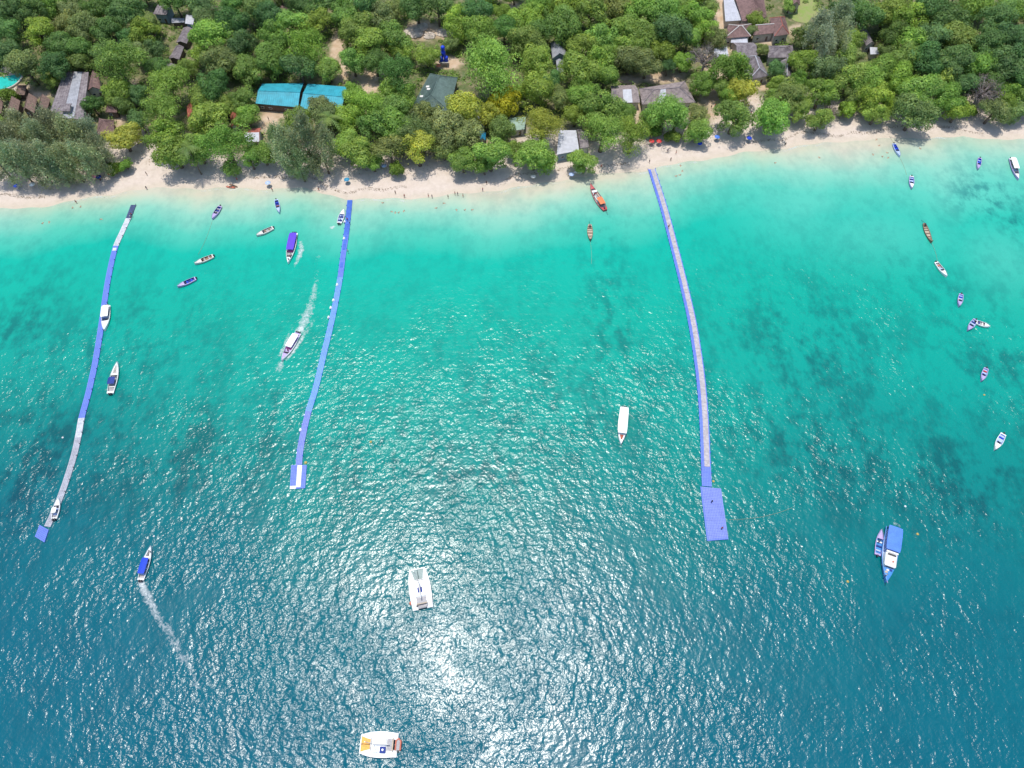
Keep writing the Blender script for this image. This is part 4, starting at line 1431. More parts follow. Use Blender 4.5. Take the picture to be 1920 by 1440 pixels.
# pier one
px = [(250, 384), (240, 410), (230, 432), (216, 464), (205, 510), (198, 550), (191, 600), (184, 645), (176, 690), (165, 738), (153, 782), (147, 815), (138, 855), (120, 912), (104, 953), (87, 990)]
p1 = path_points(px)
root = empty('floating_pier', (*p1[0][:2], 0))
tag(root, 'curved floating pier, blue in the middle and grey towards its far end', 'pier', 'floating piers from the beach')
floats(root, p1, 4, 'float_deck', 'float_dark', 300, 409)
floats(root, p1, 4, 'float_deck', 'float_pale', 409, 461)
floats(root, p1, 4, 'float_deck', 'float_blue', 461, 782)
floats(root, p1, 4, 'float_deck', 'float_pale', 782, 818)
floats(root, p1, 4, 'float_deck', 'float_grey', 818, 1000)
walkway(root, p1, 1.35, 'walkway_mat', 'float_pale', 465, 472, seam=1.5)
bollards(root, p1, 1.05, 380, 1000, 8)
platform(root, [(74, 984), (91, 993), (83, 1017), (65, 1006)], 'end_platform', lambda i, j, nx, ny: 'float_blue')
# pier two
px = [(656, 375), (653, 405), (649, 440), (643, 480), (638, 518), (630, 562), (620, 610), (609, 655), (599, 698), (589, 737), (578, 772), (569, 810), (563, 842), (560, 874)]
p2 = path_points(px)
root = empty('floating_pier', (*p2[0][:2], 0))
tag(root, 'narrow all blue floating pier with a white striped platform at its end', 'pier', 'floating piers from the beach')
floats(root, p2, 4, 'float_deck', 'float_royal', 300, 440)
floats(root, p2, 4, 'float_deck', 'float_blue', 440, 520)
floats(root, p2, 4, 'float_deck', 'float_sky', 520, 770)
floats(root, p2, 4, 'float_deck', 'float_peri', 770, 880)
for v0, v1 in ((415, 424), (437, 470), (492, 503)):
    walkway(root, p2, 1.1, 'walkway_mat', 'float_royal', v0, v1, seam=2.0)
bollards(root, p2, -1.05, 380, 870, 6, 'royal')
bollards(root, p2, 1.05, 380, 870, 10, 'royal')
platform(root, [(546, 872), (575, 872), (572, 915), (543, 917)], 'end_platform', lambda i, j, nx, ny: 'white' if (0.37 < (i + 0.5) / nx < 0.70 and j < ny - 1) or ((i + 0.5) / nx < 0.42 and j >= ny - 2) else 'float_blue')
# white mooring bundles tied along the pier
for k, (u, v) in enumerate(((645, 447), (632, 534), (625, 563), (620, 577), (616, 595), (563, 806), (646, 416))):
    p = on_plane(u, v, 0.4)
    mb = MB()
    for q in range(3):
        mb.tube([(0.35 * math.cos(t) * (1 - 0.2 * q), 0.5 * math.sin(t), 0.38 + 0.12 * q) for t in [6.283 * z / 10 for z in range(11)]], 0.11, 5)
    mb.lathe([(0.22, 0.3), (0.3, 0.5), (0.2, 0.8)], (0, 0, 0.05), 8)
    o = mb.build('fender_bundle', M['white'], None, (p[0], p[1], 0))
    tag(o, ['white fender bundle on the middle pier just below its dark blue landing', 'white bundle on the middle pier beside the wake of the speedboat', 'white bundle tied on the pier level with the tail of the wake', 'upper of two close white bundles on the middle pier',
            'lower of two close white bundles on the middle pier', 'long white bundle on the middle pier near its end platform', 'white bundle at the shore end of the middle pier beside the moored boat'][k], 'fender', 'white bundles along the middle pier')
# pier three
px = [(1222, 317), (1231, 345), (1245, 390), (1258, 438), (1272, 492), (1285, 545), (1297, 598), (1306, 650), (1313, 700), (1318, 752), (1321, 800), (1323, 850), (1325, 900), (1326, 922)]
p3 = path_points(px)
root = empty('floating_pier', (*p3[0][:2], 0))
tag(root, 'longest floating pier, blue with a sandy walkway and a big blue end platform', 'pier', 'floating piers from the beach')
floats(root, p3, 6, 'float_deck', 'float_blue', 300, 911)
walkway(root, p3, 1.7, 'walkway_mat', 'mat_sand', 318, 877, offs=0.32)
bollards(root, p3, -1.6, 318, 900, 4, 'royal')
bollards(root, p3, 1.6, 318, 900, 7, 'royal')
platform(root, [(1313, 910), (1334, 907), (1334, 1013), (1325, 1013)], 'end_platform', lambda i, j, nx, ny: None)
platform(root, [(1313, 912), (1352, 916), (1366, 1011), (1326, 1014)], 'end_platform', lambda i, j, nx, ny: 'float_blue' if j == ny - 1 or i == 0 else 'float_peri')


# ------------------------------------------------------------------ boats
def boat_frame(bow, stern, z=0.5):
    a, c = Vector((*on_plane(*bow, z), 0)), Vector((*on_plane(*stern, z), 0))
    d = a - c
    return (a + c) / 2, d.length, math.atan2(-d.x, d.y)


def hull(L, B, H_, tr=0.82, power=2.2, sheer=0.35, n=16, keel=0.4, stem=0.0):
    """station rows from stern to bow: half beam, gunwale height, y"""
    rows = []
    for i in range(n + 1):
        t = i / n
        w_ = tr + (1 - tr) * float(smooth(t / 0.4)) if t < 0.4 else 1.0
        if t > 0.42:
            w_ = max(0.0, 1 - ((t - 0.42) / 0.58) ** power)
        y = -L / 2 + L * t
        rows.append((max(w_ * B / 2, 0.03), H_ * (1 + sheer * t * t) + stem * max(0, t - 0.8) ** 2 * 25, y))
    return rows


def hull_mesh(rows, rim=0.14, keel=0.35):
    mb = MB()
    ring = []
    for w_, h, y in rows:
        wi = max(w_ - rim, 0.01)
        ring.append([(-wi, y, h - 0.02), (-wi, y, h + 0.05), (-w_, y, h), (-w_ * 0.92, y, h * 0.35), (-w_ * 0.72, y, -0.12), (0, y, -keel), (w_ * 0.72, y, -0.12), (w_ * 0.92, y, h * 0.35), (w_, y, h), (wi, y, h + 0.05), (wi, y, h - 0.02)])
    vs = [p for r_ in ring for p in r_]
    m = len(ring[0])
    fs = []
    for i in range(len(ring) - 1):
        for k in range(m - 1):
            fs.append((i * m + k, i * m + k + 1, (i + 1) * m + k + 1, (i + 1) * m + k))
    fs.append(tuple(range(m)))
    fs.append(tuple((len(ring) - 1) * m + k for k in range(m - 1, -1, -1)))
    mb.mesh(vs, fs)
    return mb


def liner_mesh(rows, i0, i1, floor, rim=0.14):
    mb = MB()
    vs, fs = [], []
    for w_, h, y in rows[i0:i1 + 1]:
        wi = max(w_ - rim, 0.012)
        vs += [(-wi, y, h), (-wi * 0.94, y, floor), (wi * 0.94, y, floor), (wi, y, h)]
    n = i1 - i0
    for i in range(n):
        for k in range(3):
            fs.append((i * 4 + k, i * 4 + 4 + k, i * 4 + 5 + k, i * 4 + 1 + k))
    fs.append((3, 2, 1, 0))
    fs.append((n * 4, n * 4 + 1, n * 4 + 2, n * 4 + 3))
    mb.mesh(vs, fs)
    return mb


def deck_mesh(rows, i0, i1, rise=0.10, rim=0.1):
    mb = MB()
    vs, fs = [], []
    for w_, h, y in rows[i0:i1 + 1]:
        wi = max(w_ - rim, 0.012)
        vs += [(-wi, y, h + 0.02), (-wi * 0.55, y, h + rise), (wi * 0.55, y, h + rise), (wi, y, h + 0.02)]
    n = i1 - i0
    for i in range(n):
        for k in range(3):
            fs.append((i * 4 + k, i * 4 + k + 1, i * 4 + 5 + k, i * 4 + 4 + k))
    mb.mesh(vs, fs)
    return mb


def outboard(root, y, x, m='dark', s=1.0):
    mb = MB()
    mb.rbox((x, y - 0.25 * s, 0.75 * s), (0.42 * s, 0.7 * s, 0.55 * s), 0.1)
    mb.box((x, y - 0.2 * s, 0.2 * s), (0.16 * s, 0.3 * s, 0.8 * s))
    mb.build('outboard_motor', M[m], root)


def canopy(root, y0, y1, w_, z, m, post='alu', crown_=0.16):
    mb = MB()
    n, k = 8, 6
    vs, fs = [], []
    for i in range(n + 1):
        f = i / n
        y = y0 + (y1 - y0) * f
        e = 1 - 0.08 * (abs(f - 0.5) * 2) ** 6
        for j in range(k + 1):
            g_ = j / k - 0.5
            vs.append((g_ * w_ * e, y, z + crown_ * (1 - (2 * g_) ** 2) - 0.05 * (abs(f - 0.5) * 2) ** 4 + 0.02 * math.sin(f * 18)))
    off = len(vs)
    vs += [(x, y, z_ - 0.07) for x, y, z_ in vs]
    q = k + 1
    for i in range(n):
        for j in range(k):
            a = i * q + j
            fs.append((a, a + 1, a + q + 1, a + q))
            fs.append((off + a + q, off + a + q + 1, off + a + 1, off + a))
    for i in range(n):
        fs.append((i * q, (i + 1) * q, off + (i + 1) * q, off + i * q))
        fs.append((i * q + k, off + i * q + k, off + (i + 1) * q + k, (i + 1) * q + k))
    for j in range(k):
        fs.append((j, off + j, off + j + 1, j + 1))
        fs.append((n * q + j, n * q + j + 1, off + n * q + j + 1, off + n * q + j))
    mb.mesh(vs, fs)
    can = mb.build('canopy', M[m], root, smooth_=False)
    for y in (y0 + 0.15, (y0 + y1) / 2, y1 - 0.15):
        for x in (-1, 1):
            m2 = MB()
            m2.tube([(x * w_ * 0.46, y, 0.55), (x * w_ * 0.45, y, z)], 0.035, 5)
            m2.build('canopy_post', M[post], can)
    return can


def bench(root, y, w_, m, z=0.55, d=0.5):
    mb = MB()
    mb.rbox((0, y, z - 0.18), (w_, d, 0.36), 0.06)
    mb.build('bench', M[m], root)


def windscreen(root, y, w_, z):
    mb = MB()
    mb.mesh([(-w_ / 2, y - 0.35, z), (-w_ * 0.3, y, z), (w_ * 0.3, y, z), (w_ / 2, y - 0.35, z), (-w_ * 0.44, y - 0.65, z + 0.5), (-w_ * 0.27, y - 0.35, z + 0.55), (w_ * 0.27, y - 0.35, z + 0.55), (w_ * 0.44, y - 0.65, z + 0.5)],
            [(0, 1, 5, 4), (1, 2, 6, 5), (2, 3, 7, 6)])
    mb.build('windscreen', M['glass'], root)


def speedboat(bow, stern, beam, label, hullm='white', linerm='greyliner', deck='white', can=None, canr=(0.05, 0.55), canw=0.8, canz=1.9, seats=('paleblue',), eng=2, cushion=None, name='speedboat', cat='boat', group=None, motor='dark', floor=0.28, foredeck=0.66, H_=0.75, bowcock=False, power=2.2):
    c, L, yaw = boat_frame(bow, stern)
    root = empty(name, (c.x, c.y, 0.0), yaw)
    tag(root, label, cat, group)
    rows = hull(L, beam, H_, power=power)
    n = len(rows) - 1
    hull_mesh(rows).build('hull', M[hullm], root, smooth_=False)
    k = max(3, int(n * foredeck))
    liner_mesh(rows, 1, k, floor).build('cockpit', M[linerm], root)
    dk = deck_mesh(rows, k, n).build('foredeck', M[deck], root)
    deck_mesh(rows, 0, 1, 0.06).build('stern_deck', M[deck], root)
    ylo, yhi = rows[1][2], rows[k][2]
    ns = len(seats) if len(seats) > 1 else max(2, int(L / 3.2))
    for q in range(ns):
        f = (q + 0.7) / (ns + 0.4)
        y = ylo + (yhi - ylo) * f
        wloc = 2 * np.interp(y, [r_[2] for r_ in rows], [r_[0] for r_ in rows]) - 0.55
        bench(root, y, max(wloc, 0.4), seats[q % len(seats)], floor + 0.38, 0.45)
    for q in range(eng):
        x = (q - (eng - 1) / 2) * 0.62
        outboard(root, -L / 2, x, motor)
    if can:
        canopy(root, -L / 2 + L * canr[0], -L / 2 + L * canr[1], beam * canw, canz, can)
        if canr[1] < foredeck:
            windscreen(root, yhi - 0.1, beam * 0.6, H_ * 1.05)
    elif L > 5:
        windscreen(root, yhi - L * 0.02, beam * 0.55, H_ * 1.0)
    if bowcock:
        mb = MB()
        i0, i1 = k + 1, n - 2
        ys_ = [rows[i][2] for i in (i0, i1)]
        wmid = rows[i0][0] * 0.55
        mb.poly([(-wmid, ys_[0], H_ * 1.3 + 0.06), (wmid, ys_[0], H_ * 1.3 + 0.06), (wmid * 0.3, ys_[1], H_ * 1.35 + 0.06), (-wmid * 0.3, ys_[1], H_ * 1.35 + 0.06)])
        mb.v = [(x, y, z - 0.0) for x, y, z in mb.v]
        slab(mb, [mb.v[i] for i in range(4)], 0.1)
        mb.build('bow_cushion', M[bowcock], root)
    mb = MB()
    for sx in (-1, 1):
        mb.tube([(sx * rows[i][0] * 0.86, rows[i][2], rows[i][1] + 0.42) for i in range(k, n)] + [(0, rows[n][2] - 0.05, rows[n][1] + 0.42)], 0.028, 4)
        for i in range(k, n, 2):
            mb.tube([(sx * rows[i][0] * 0.86, rows[i][2], rows[i][1]), (sx * rows[i][0] * 0.86, rows[i][2], rows[i][1] + 0.42)], 0.022, 4)
    mb.build('bow_rail', M['alu'], root)
    return root


MOOR = 'small motorboats moored off the beach'
speedboat((196, 620), (201, 574), 2.9, 'white roofed speedboat tied along the first blue pier', hullm='white', can='white', canr=(0.06, 0.52), canw=0.86, seats=('navy', 'paleblue'), eng=2)
speedboat((221, 679), (207, 738), 2.7, 'white speedboat with a small navy bimini, lying beside the curved pier', can='navy', canr=(0.24, 0.46), canw=0.84, eng=2, bowcock='offwhite', foredeck=0.58, seats=('offwhite', 'greyliner'))
speedboat((111, 934), (102, 973), 2.0, 'white and blue boat tied near the square end of the first pier', can='white', canr=(0.22, 0.48), canw=0.7, seats=('paleblue',), eng=2)
speedboat((284, 1024), (264, 1088), 2.3, 'white speedboat under a royal blue canopy, trailing a thin wake', can='royal', canr=(0.16, 0.62), canw=0.86, eng=2, foredeck=0.66, bowcock='greyliner')
speedboat((398, 411), (413, 387), 2.0, 'slate grey small boat lying closest to the open sand gap', hullm='lavender', linerm='navy', deck='lavender', seats=('greyliner',), eng=1, name='motorboat', group=MOOR)
speedboat((365, 495), (400, 480), 2.1, 'cream small boat with dark cockpit on the long rope from shore', hullm='offwhite', linerm='wood', deck='offwhite', seats=('greyliner',), eng=1, name='motorboat', group=MOOR)
speedboat((333, 538), (367, 522), 2.0, 'lavender small boat with blue seats, outermost of the left group', hullm='lavender', linerm='navy', deck='lavender', seats=('royal',), eng=1, name='motorboat', group=MOOR)
speedboat((524, 400), (518, 375), 1.8, 'bright blue skiff near the waterline above the purple canopy boat', hullm='paleblue', linerm='navy', deck='paleblue', seats=('royal', 'coral'), eng=1, name='motorboat', group=MOOR)
speedboat((481, 442), (512, 427), 2.1, 'cream small boat with grey benches, left of the purple canopy boat', hullm='offwhite', linerm='greyliner', deck='offwhite', seats=('wood',), eng=1, name='motorboat', group=MOOR)
speedboat((540, 494), (552, 438), 3.3, 'white passenger speedboat under a long purple canopy', can='purple', canr=(0.06, 0.62), canw=0.86, eng=3, seats=('navy', 'magenta'), foredeck=0.82, linerm='greyliner')
speedboat((645, 393), (636, 419), 2.3, 'white motorboat with blue seats nosing up to the middle pier landing', linerm='paleblue', seats=('navy',), eng=2, name='motorboat')
speedboat((528, 677), (559, 625), 2.9, 'white roofed speedboat with violet bow, throwing a broad white wake', can='white', canr=(0.10, 0.56), canw=0.82, eng=3, deck='lavender', linerm='lavender', seats=('violet', 'magenta'), foredeck=0.75)
speedboat((1164, 834), (1170, 765), 3.0, 'white ferry speedboat with long roof and red bow cushion, alone mid bay', can='white', canr=(0.04, 0.74), canw=0.97, canz=2.1, eng=3, foredeck=0.74, bowcock='coral', seats=('navy', 'white'), power=2.6)
speedboat((1687, 294), (1676, 270), 1.8, 'small boat with blue interior, moored closest to the right beach', linerm='royal', hullm='paleblue', deck='paleblue', seats=('navy',), eng=1, name='motorboat', group=MOOR)
speedboat((1709, 354), (1709, 331), 2.0, 'pale boat with one blue seat below the blue one by the right beach', linerm='paleblue', hullm='lavender', deck='white', seats=('navy',), eng=1, name='motorboat', group=MOOR)
speedboat((1833, 318), (1837, 297), 1.7, 'lavender boat moored next to the white roofed boat at the right edge', linerm='royal', hullm='lavender', deck='lavender', seats=('paleblue',), eng=1, name='motorboat', group=MOOR)
speedboat((1909, 337), (1896, 298), 2.5, 'white roofed boat at the upper right edge of the bay', can='white', canr=(0.05, 0.58), canw=0.88, eng=2, hullm='lavender', seats=('wood', 'paleblue'), foredeck=0.78)
speedboat((1775, 519), (1755, 492), 1.9, 'white boat with reddish seats, between the brown longtail and smaller boats', linerm='greyliner', seats=('coral', 'paleblue'), eng=1, name='motorboat', group=MOOR)
speedboat((1798, 575), (1802, 552), 1.8, 'small boat with a reddish seat just above the touching pair', linerm='paleblue', hullm='lavender', deck='lavender', seats=('royal', 'coral'), eng=1, name='motorboat', group=MOOR)
speedboat((1814, 620), (1829, 600), 2.0, 'lavender boat of the touching pair, bow pointing to open sea', linerm='paleblue', hullm='lavender', deck='lavender', seats=('navy',), eng=1, name='motorboat', group=MOOR)
speedboat((1855, 613), (1830, 604), 2.0, 'white boat of the touching pair, bow pointing along the shore', linerm='greyliner', seats=('navy', 'offwhite'), eng=1, name='motorboat', group=MOOR)
speedboat((1840, 715), (1849, 691), 1.8, 'pale boat with red stern seat, alone below the touching pair', linerm='paleblue', hullm='lavender', deck='lavender', seats=('red', 'royal'), eng=1, name='motorboat', group=MOOR)
speedboat((1865, 844), (1881, 814), 2.1, 'pale boat with blue benches, lowest of the right hand row', linerm='paleblue', seats=('royal', 'paleblue'), eng=1, name='motorboat', group=MOOR)
speedboat((1652, 993), (1645, 1041), 2.1, 'slim boat with coral stern deck rafted to the big blue boat', linerm='bluehull', hullm='lavender', deck='lavender', seats=('paleblue', 'navy', 'white'), eng=1, name='motorboat', floor=0.3)

# coral swim deck of the slim boat
c, L, yaw = boat_frame((1652, 993), (1645, 1041))


def longtail(bow, stern, beam, label, hullm, trim, can=None, extras='plain', group='wooden longtail boats', L_z=0.6):
    c, L, yaw = boat_frame(bow, stern, L_z)
    root = empty('longtail_boat', (c.x, c.y, 0), yaw)
    tag(root, label, 'longtail boat', group)
    n = 18
    rows = []
    for i in range(n + 1):
        t = i / n
        w_ = math.sin(math.pi * (0.13 + 0.85 * t) ** 0.95) ** 0.8 if t < 0.985 else 0.03
        rows.append((max(w_ * beam / 2, 0.05), 0.55 + 0.35 * (2 * t - 0.9) ** 2 + 1.5 * max(0, t - 0.82) ** 2 * 10, -L / 2 + L * t))
    hull_mesh(rows, 0.11, 0.3).build('hull', M[hullm], root)
    liner_mesh(rows, 1, n - 3, 0.2, 0.11).build('cockpit', M['palewood'] if extras == 'plain' else M['greyliner'], root)
    deck_mesh(rows, n - 3, n, 0.06).build('bow_deck', M[trim], root)
    deck_mesh(rows, 0, 2, 0.05).build('stern_deck', M[trim], root)
    for q in range(6):
        f = (q + 0.8) / 7.2
        i = min(n - 3, max(1, int(f * n)))
        mb = MB()
        mb.box((0, rows[i][2], rows[i][1] - 0.12), (rows[i][0] * 2 - 0.16, 0.28, 0.06))
        mb.build('thwart', M['wood' if q % 2 else trim], root)
    mb = MB()
    mb.rbox((0, -L / 2 + 0.9, 1.05), (0.5, 0.9, 0.5), 0.1)
    mb.tube([(0, -L / 2 + 0.6, 1.0), (0.1, -L / 2 - 0.8, 0.7), (0.2, -L / 2 - 2.2, 0.15)], 0.05, 5)
    mb.build('longtail_engine', M['dark'], root)
    mb = MB()
    mb.tube([(0, L / 2 - 0.35, rows[-1][1] - 0.2), (0, L / 2 + 0.15, rows[-1][1] + 0.55)], [0.11, 0.06], 6)
    mb.build('prow', M[trim], root)
    if can:
        canopy(root, -L / 2 + L * 0.16, -L / 2 + L * 0.42, beam * 0.66, 1.9, can, 'wood')
        mb = MB()
        mb.rbox((0, L * 0.22, 0.95), (beam * 0.62, 1.0, 0.3), 0.1)
        mb.build('white_locker', M['white'], root)
        mb = MB()
        mb.box((-beam * 0.24, -0.2, 0.62), (0.4, L * 0.42, 0.1))
        mb.build('side_bench', M['offwhite'], root)
        mb = MB()
        mb.box((beam * 0.22, 0.3, 0.62), (0.4, L * 0.30, 0.1))
        mb.build('side_bench', M['palewood'], root)
    return root


longtail((1107, 346), (1135, 393), 3.3, 'red wooden longtail with orange canopy, moored in the shallows', 'redhull', 'redhull', 'orange', 'rich', L_z=0.9)
longtail((1107, 451), (1106, 421), 2.2, 'pale brown open longtail seaward of the red one', 'wood', 'palewood')
longtail((1747, 455), (1733, 419), 2.0, 'dark brown slender longtail in the right hand boat row', 'wood', 'wood')

# big blue excursion boat
c, L, yaw = boat_frame((1661, 1092), (1674, 991), 0.9)
root = empty('excursion_boat', (c.x, c.y, 0), yaw)
tag(root, 'big blue excursion boat with long blue roof and white wheelhouse', 'excursion boat')
B_ = 4.6
rows = hull(L, B_, 1.1, tr=0.86, power=2.0, sheer=0.5, n=20)
hull_mesh(rows, 0.16, 0.6).build('hull', M['bluehull'], root)
liner_mesh(rows, 1, 15, 0.55, 0.16).build('main_deck', M['paleblue'], root)
deck_mesh(rows, 15, 20, 0.08).build('foredeck', M['bluehull'], root)
canopy(root, -L / 2 + 0.3, -L / 2 + L * 0.46, B_ * 0.88, 3.2, 'skyroof', 'white', 0.12)
mb = MB()
y0, y1 = -L / 2 + L * 0.48, -L / 2 + L * 0.74
mb.rbox((0, (y0 + y1) / 2, 1.55), (B_ * 0.70, y1 - y0, 2.0), 0.35)
wh = mb.build('wheelhouse', M['white'], root)
mb = MB()
mb.rbox((0, (y0 + y1) / 2 - 0.2, 2.6), (B_ * 0.58, (y1 - y0) * 0.62, 0.14), 0.2)
mb.build('top_deck', M['offwhite'], wh)
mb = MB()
mb.rbox((0.0, y0 + 0.9, 2.66), (B_ * 0.5, 0.55, 0.24), 0.1)  # solid dark bar stands in for a shaded gap on the wheelhouse top
mb.build('painted_shade_bar', M['dark'], wh)
mb = MB()
mb.rbox((0, y0 + 0.15, 2.75), (B_ * 0.72, 0.5, 0.3), 0.1)
mb.build('roof_beam', M['white'], wh)
mb = MB()
mb.box((0, y1 - 0.02, 1.95), (B_ * 0.5, 0.12, 0.7))
mb.build('windscreen', M['glass'], wh)
mb = MB()
mb.rbox((-0.5, y1 - 1.6, 2.8), (0.4, 0.4, 0.3), 0.08)
mb.build('life_ring_box', M['coral'], wh)
for k, (x, y, m) in enumerate(((0.2, y1 + 0.9, 'offwhite'), (-0.6, y1 + 0.7, 'navy'), (0.5, y1 + 1.6, 'palewood'))):
    mb = MB()
    mb.rbox((x, y, 1.5), (0.8, 0.6, 0.4), 0.12)
    mb.build('deck_locker', M[m], root)
mb = MB()
mb.tube([(0, L / 2 - 0.3, 1.5), (0, L / 2 + 0.5, 2.2)], [0.16, 0.08], 6)
mb.build('prow', M['lavender'], root)
mb = MB()
mb.rbox((-B_ * 0.32, -L / 2 - 0.1, 1.0), (1.3, 0.9, 0.9), 0.2)
mb.build('stern_box', M['tealblue'], root)

# catamarans
def catamaran(bow, stern, beam, label, netm, hatch, tender):
    c, L, yaw = boat_frame(bow, stern, 0.9)
    root = empty('catamaran', (c.x, c.y, 0), yaw)
    tag(root, label, 'catamaran', 'white sailing catamarans')
    for sx in (-1, 1):
        rows = []
        n = 16
        hw = beam * 0.17
        for i in range(n + 1):
            t = i / n
            w_ = 0.8 + 0.2 * float(smooth(t / 0.4)) if t < 0.4 else max(0.04, 1 - ((t - 0.4) / 0.6) ** 2.6)
            rows.append((w_ * hw, 1.25 + 0.15 * t - (0.75 * (1 - t / 0.14) if t < 0.14 else 0), -L / 2 + L * t))
        mb = hull_mesh(rows, 0.1, 0.5)
        m2 = deck_mesh(rows, 0, n, 0.05)
        mb.mesh(m2.v, m2.f)
        mb.v = [(x + sx * (beam / 2 - hw), y, z) for x, y, z in mb.v]
        mb.build('hull', M['white'], root)
    mb = MB()
    mb.rbox((0, -L * 0.06, 1.1), (beam * 0.74, L * 0.56, 0.6), 0.3)
    mb.build('bridge_deck', M['white'], root)
    mb = MB()
    mb.rbox((0, -L * 0.02, 1.65), (beam * 0.66, L * 0.40, 0.7), 0.6)
    ch_ = mb.build('coachroof', M['white'], root)
    mb = MB()
    mb.rbox((0, L * 0.185, 1.60), (beam * 0.5, 0.10, 0.34), 0.02)
    mb.build('saloon_window', M['glass'], ch_)
    for sx in (-1, 1):
        mb = MB()
        hw = beam * 0.36
        y0_, y1_ = L * 0.225, L * 0.46
        slab(mb, [(sx * 0.08, y0_, 1.28), (sx * hw * 0.96, y0_, 1.28), (sx * hw * 0.98, y1_, 1.28), (sx * 0.08, y1_, 1.28)] if sx > 0 else [(sx * hw * 0.96, y0_, 1.28), (sx * 0.08, y0_, 1.28), (sx * 0.08, y1_, 1.28), (sx * hw * 0.98, y1_, 1.28)], 0.04)
        mb.build('trampoline', M[netm], root)
    mb = MB()
    mb.box((0, L * 0.475, 1.3), (beam * 0.72, 0.22, 0.2))
    mb.build('cross_beam', M['white'], root)
    mb = MB()
    mb.tube([(0, L * 0.12, 1.8), (0, L * 0.12, 14.0)], [0.12, 0.07], 8)
    mb.build('mast', M['alu'], root)
    mb = MB()
    mb.tube([(0, L * 0.10, 3.1), (0, -L * 0.30, 3.2)], 0.16, 8)
    mb.build('boom', M['offwhite'], root)
    mb = MB()
    for sx in (-1, 1):
        mb.tube([(sx * beam * 0.45, -L * 0.02, 1.4), (0, L * 0.12, 13.0)], 0.018, 4)
    mb.tube([(0, L * 0.475, 1.4), (0, L * 0.12, 13.4)], 0.018, 4)
    mb.build('rigging', M['alu'], root)
    if hatch == 'twin':
        for sx in (-1, 1):
            mb = MB()
            mb.rbox((sx * 0.42, -L * 0.06, 2.05), (0.5, 1.6, 0.12), 0.2)
            mb.build('hatch', M['navy'], ch_)
    else:
        mb = MB()
        mb.rbox((beam * 0.2 * -1, -L * 0.14, 2.12), (1.5, 1.5, 0.2), 0.15)
        bm = mb.build('bimini', M['navy'], ch_)
        mb = MB()
        mb.rbox((beam * 0.2 * -1, -L * 0.14, 2.26), (0.5, 0.5, 0.1), 0.12)
        mb.build('dome', M['white'], bm)
    mb = MB()
    mb.box((0, -L * 0.30, 1.45), (beam * 0.46, L * 0.14, 0.08))
    mb.build('cockpit_sole', M['greyliner'], root)
    mb = MB()
    mb.rbox((0, -L * 0.385, 1.55), (beam * 0.5, 0.35, 0.35), 0.1)
    mb.build('aft_bench', M['palewood'], root)
    # the tender hanging at the stern is a boat of its own
    t_ = empty('tender', (c.x, c.y, 0), yaw)
    tag(t_, tender[0], 'dinghy', 'dinghies at the catamaran sterns')
    mb = MB()
    w2, l2, yy = beam * 0.20, 0.62, -L * 0.5 + tender[1]
    loop = [(-w2, yy - l2), (w2 * 0.8, yy - l2), (w2 * 1.25, yy), (w2 * 0.8, yy + l2), (-w2, yy + l2)]
    mb.tube([(x, y, 0.95) for x, y in loop], 0.2, 8)
    mb.build('tube', M[tender[2]], t_)
    mb = MB()
    slab(mb, [(-w2, yy - l2, 0.9), (w2 * 0.8, yy - l2, 0.9), (w2 * 1.2, yy, 0.9), (w2 * 0.8, yy + l2, 0.9), (-w2, yy + l2, 0.9)], 0.08)
    mb.build('floor', M['greyliner'], t_)
    outb = MB()
    outb.rbox((-w2 - 0.2, yy, 1.05), (0.5, 0.35, 0.4), 0.08)
    outb.build('outboard_motor', M['dark'], t_)
    return root


catamaran((782, 1066), (793, 1141), 6.2, 'white catamaran with grey green bow nets, heading to shore', 'greennet', 'twin', ('grey dinghy slung at the stern of the shoreward catamaran', 0.9, 'greyliner'))
catamaran((675, 1395), (745, 1397), 6.0, 'white catamaran with amber bow nets, nearest the bottom edge', 'amber', 'bimini', ('red sided dinghy slung behind the amber netted catamaran', -0.2, 'coral'))


# ------------------------------------------------------------------ buoys, ropes, wakes
def buoy(u, v, m, label, s=0.45):
    s *= 0.8
    p = on_plane(u, v, 0.2)
    root = empty('buoy', (p[0], p[1], 0))
    tag(root, label, 'buoy', 'mooring buoys in the bay')
    mb = MB()
    mb.lathe([(s * 0.3, -s * 0.8), (s * 0.85, -s * 0.4), (s, 0.05), (s * 0.85, s * 0.5), (s * 0.3, s * 0.9)], (0, 0, 0), 12)
    mb.build('float', M[m], root, smooth_=True)
    mb = MB()
    mb.tube([(0.16 * math.cos(t), 0, s * 0.95 + 0.16 * math.sin(t)) for t in [6.283 * k / 8 for k in range(9)]], 0.03, 4)
    mb.build('ring', M['alu'], root)


buoy(1721, 1001, 'yellow', 'yellow buoy to the right of the big blue boat', 0.5)
buoy(1590, 1090, 'yellow', 'yellow buoy seaward of the coral decked boat', 0.5)
buoy(1698, 949, 'white', 'white buoy shoreward of the big blue boat', 0.42)
buoy(1846, 740, 'yellow', 'yellow buoy below the pale boat with a red seat', 0.4)
buoy(771, 1131, 'coral', 'faded red buoy beside the stern of the shoreward catamaran', 0.75)
buoy(573, 867, 'yellow', 'amber buoy at the corner of the striped pier platform', 0.6)
buoy(695, 828, 'yellow', 'amber buoy adrift between the middle pier and open water', 0.5)
buoy(1338, 902, 'yellow', 'yellow buoy tucked behind the big blue end platform', 0.5)
buoy(117, 820, 'white', 'white buoy beside the grey stretch of the curved pier', 0.4)
buoy(288, 1005, 'white', 'white buoy ahead of the royal blue canopy boat', 0.38)


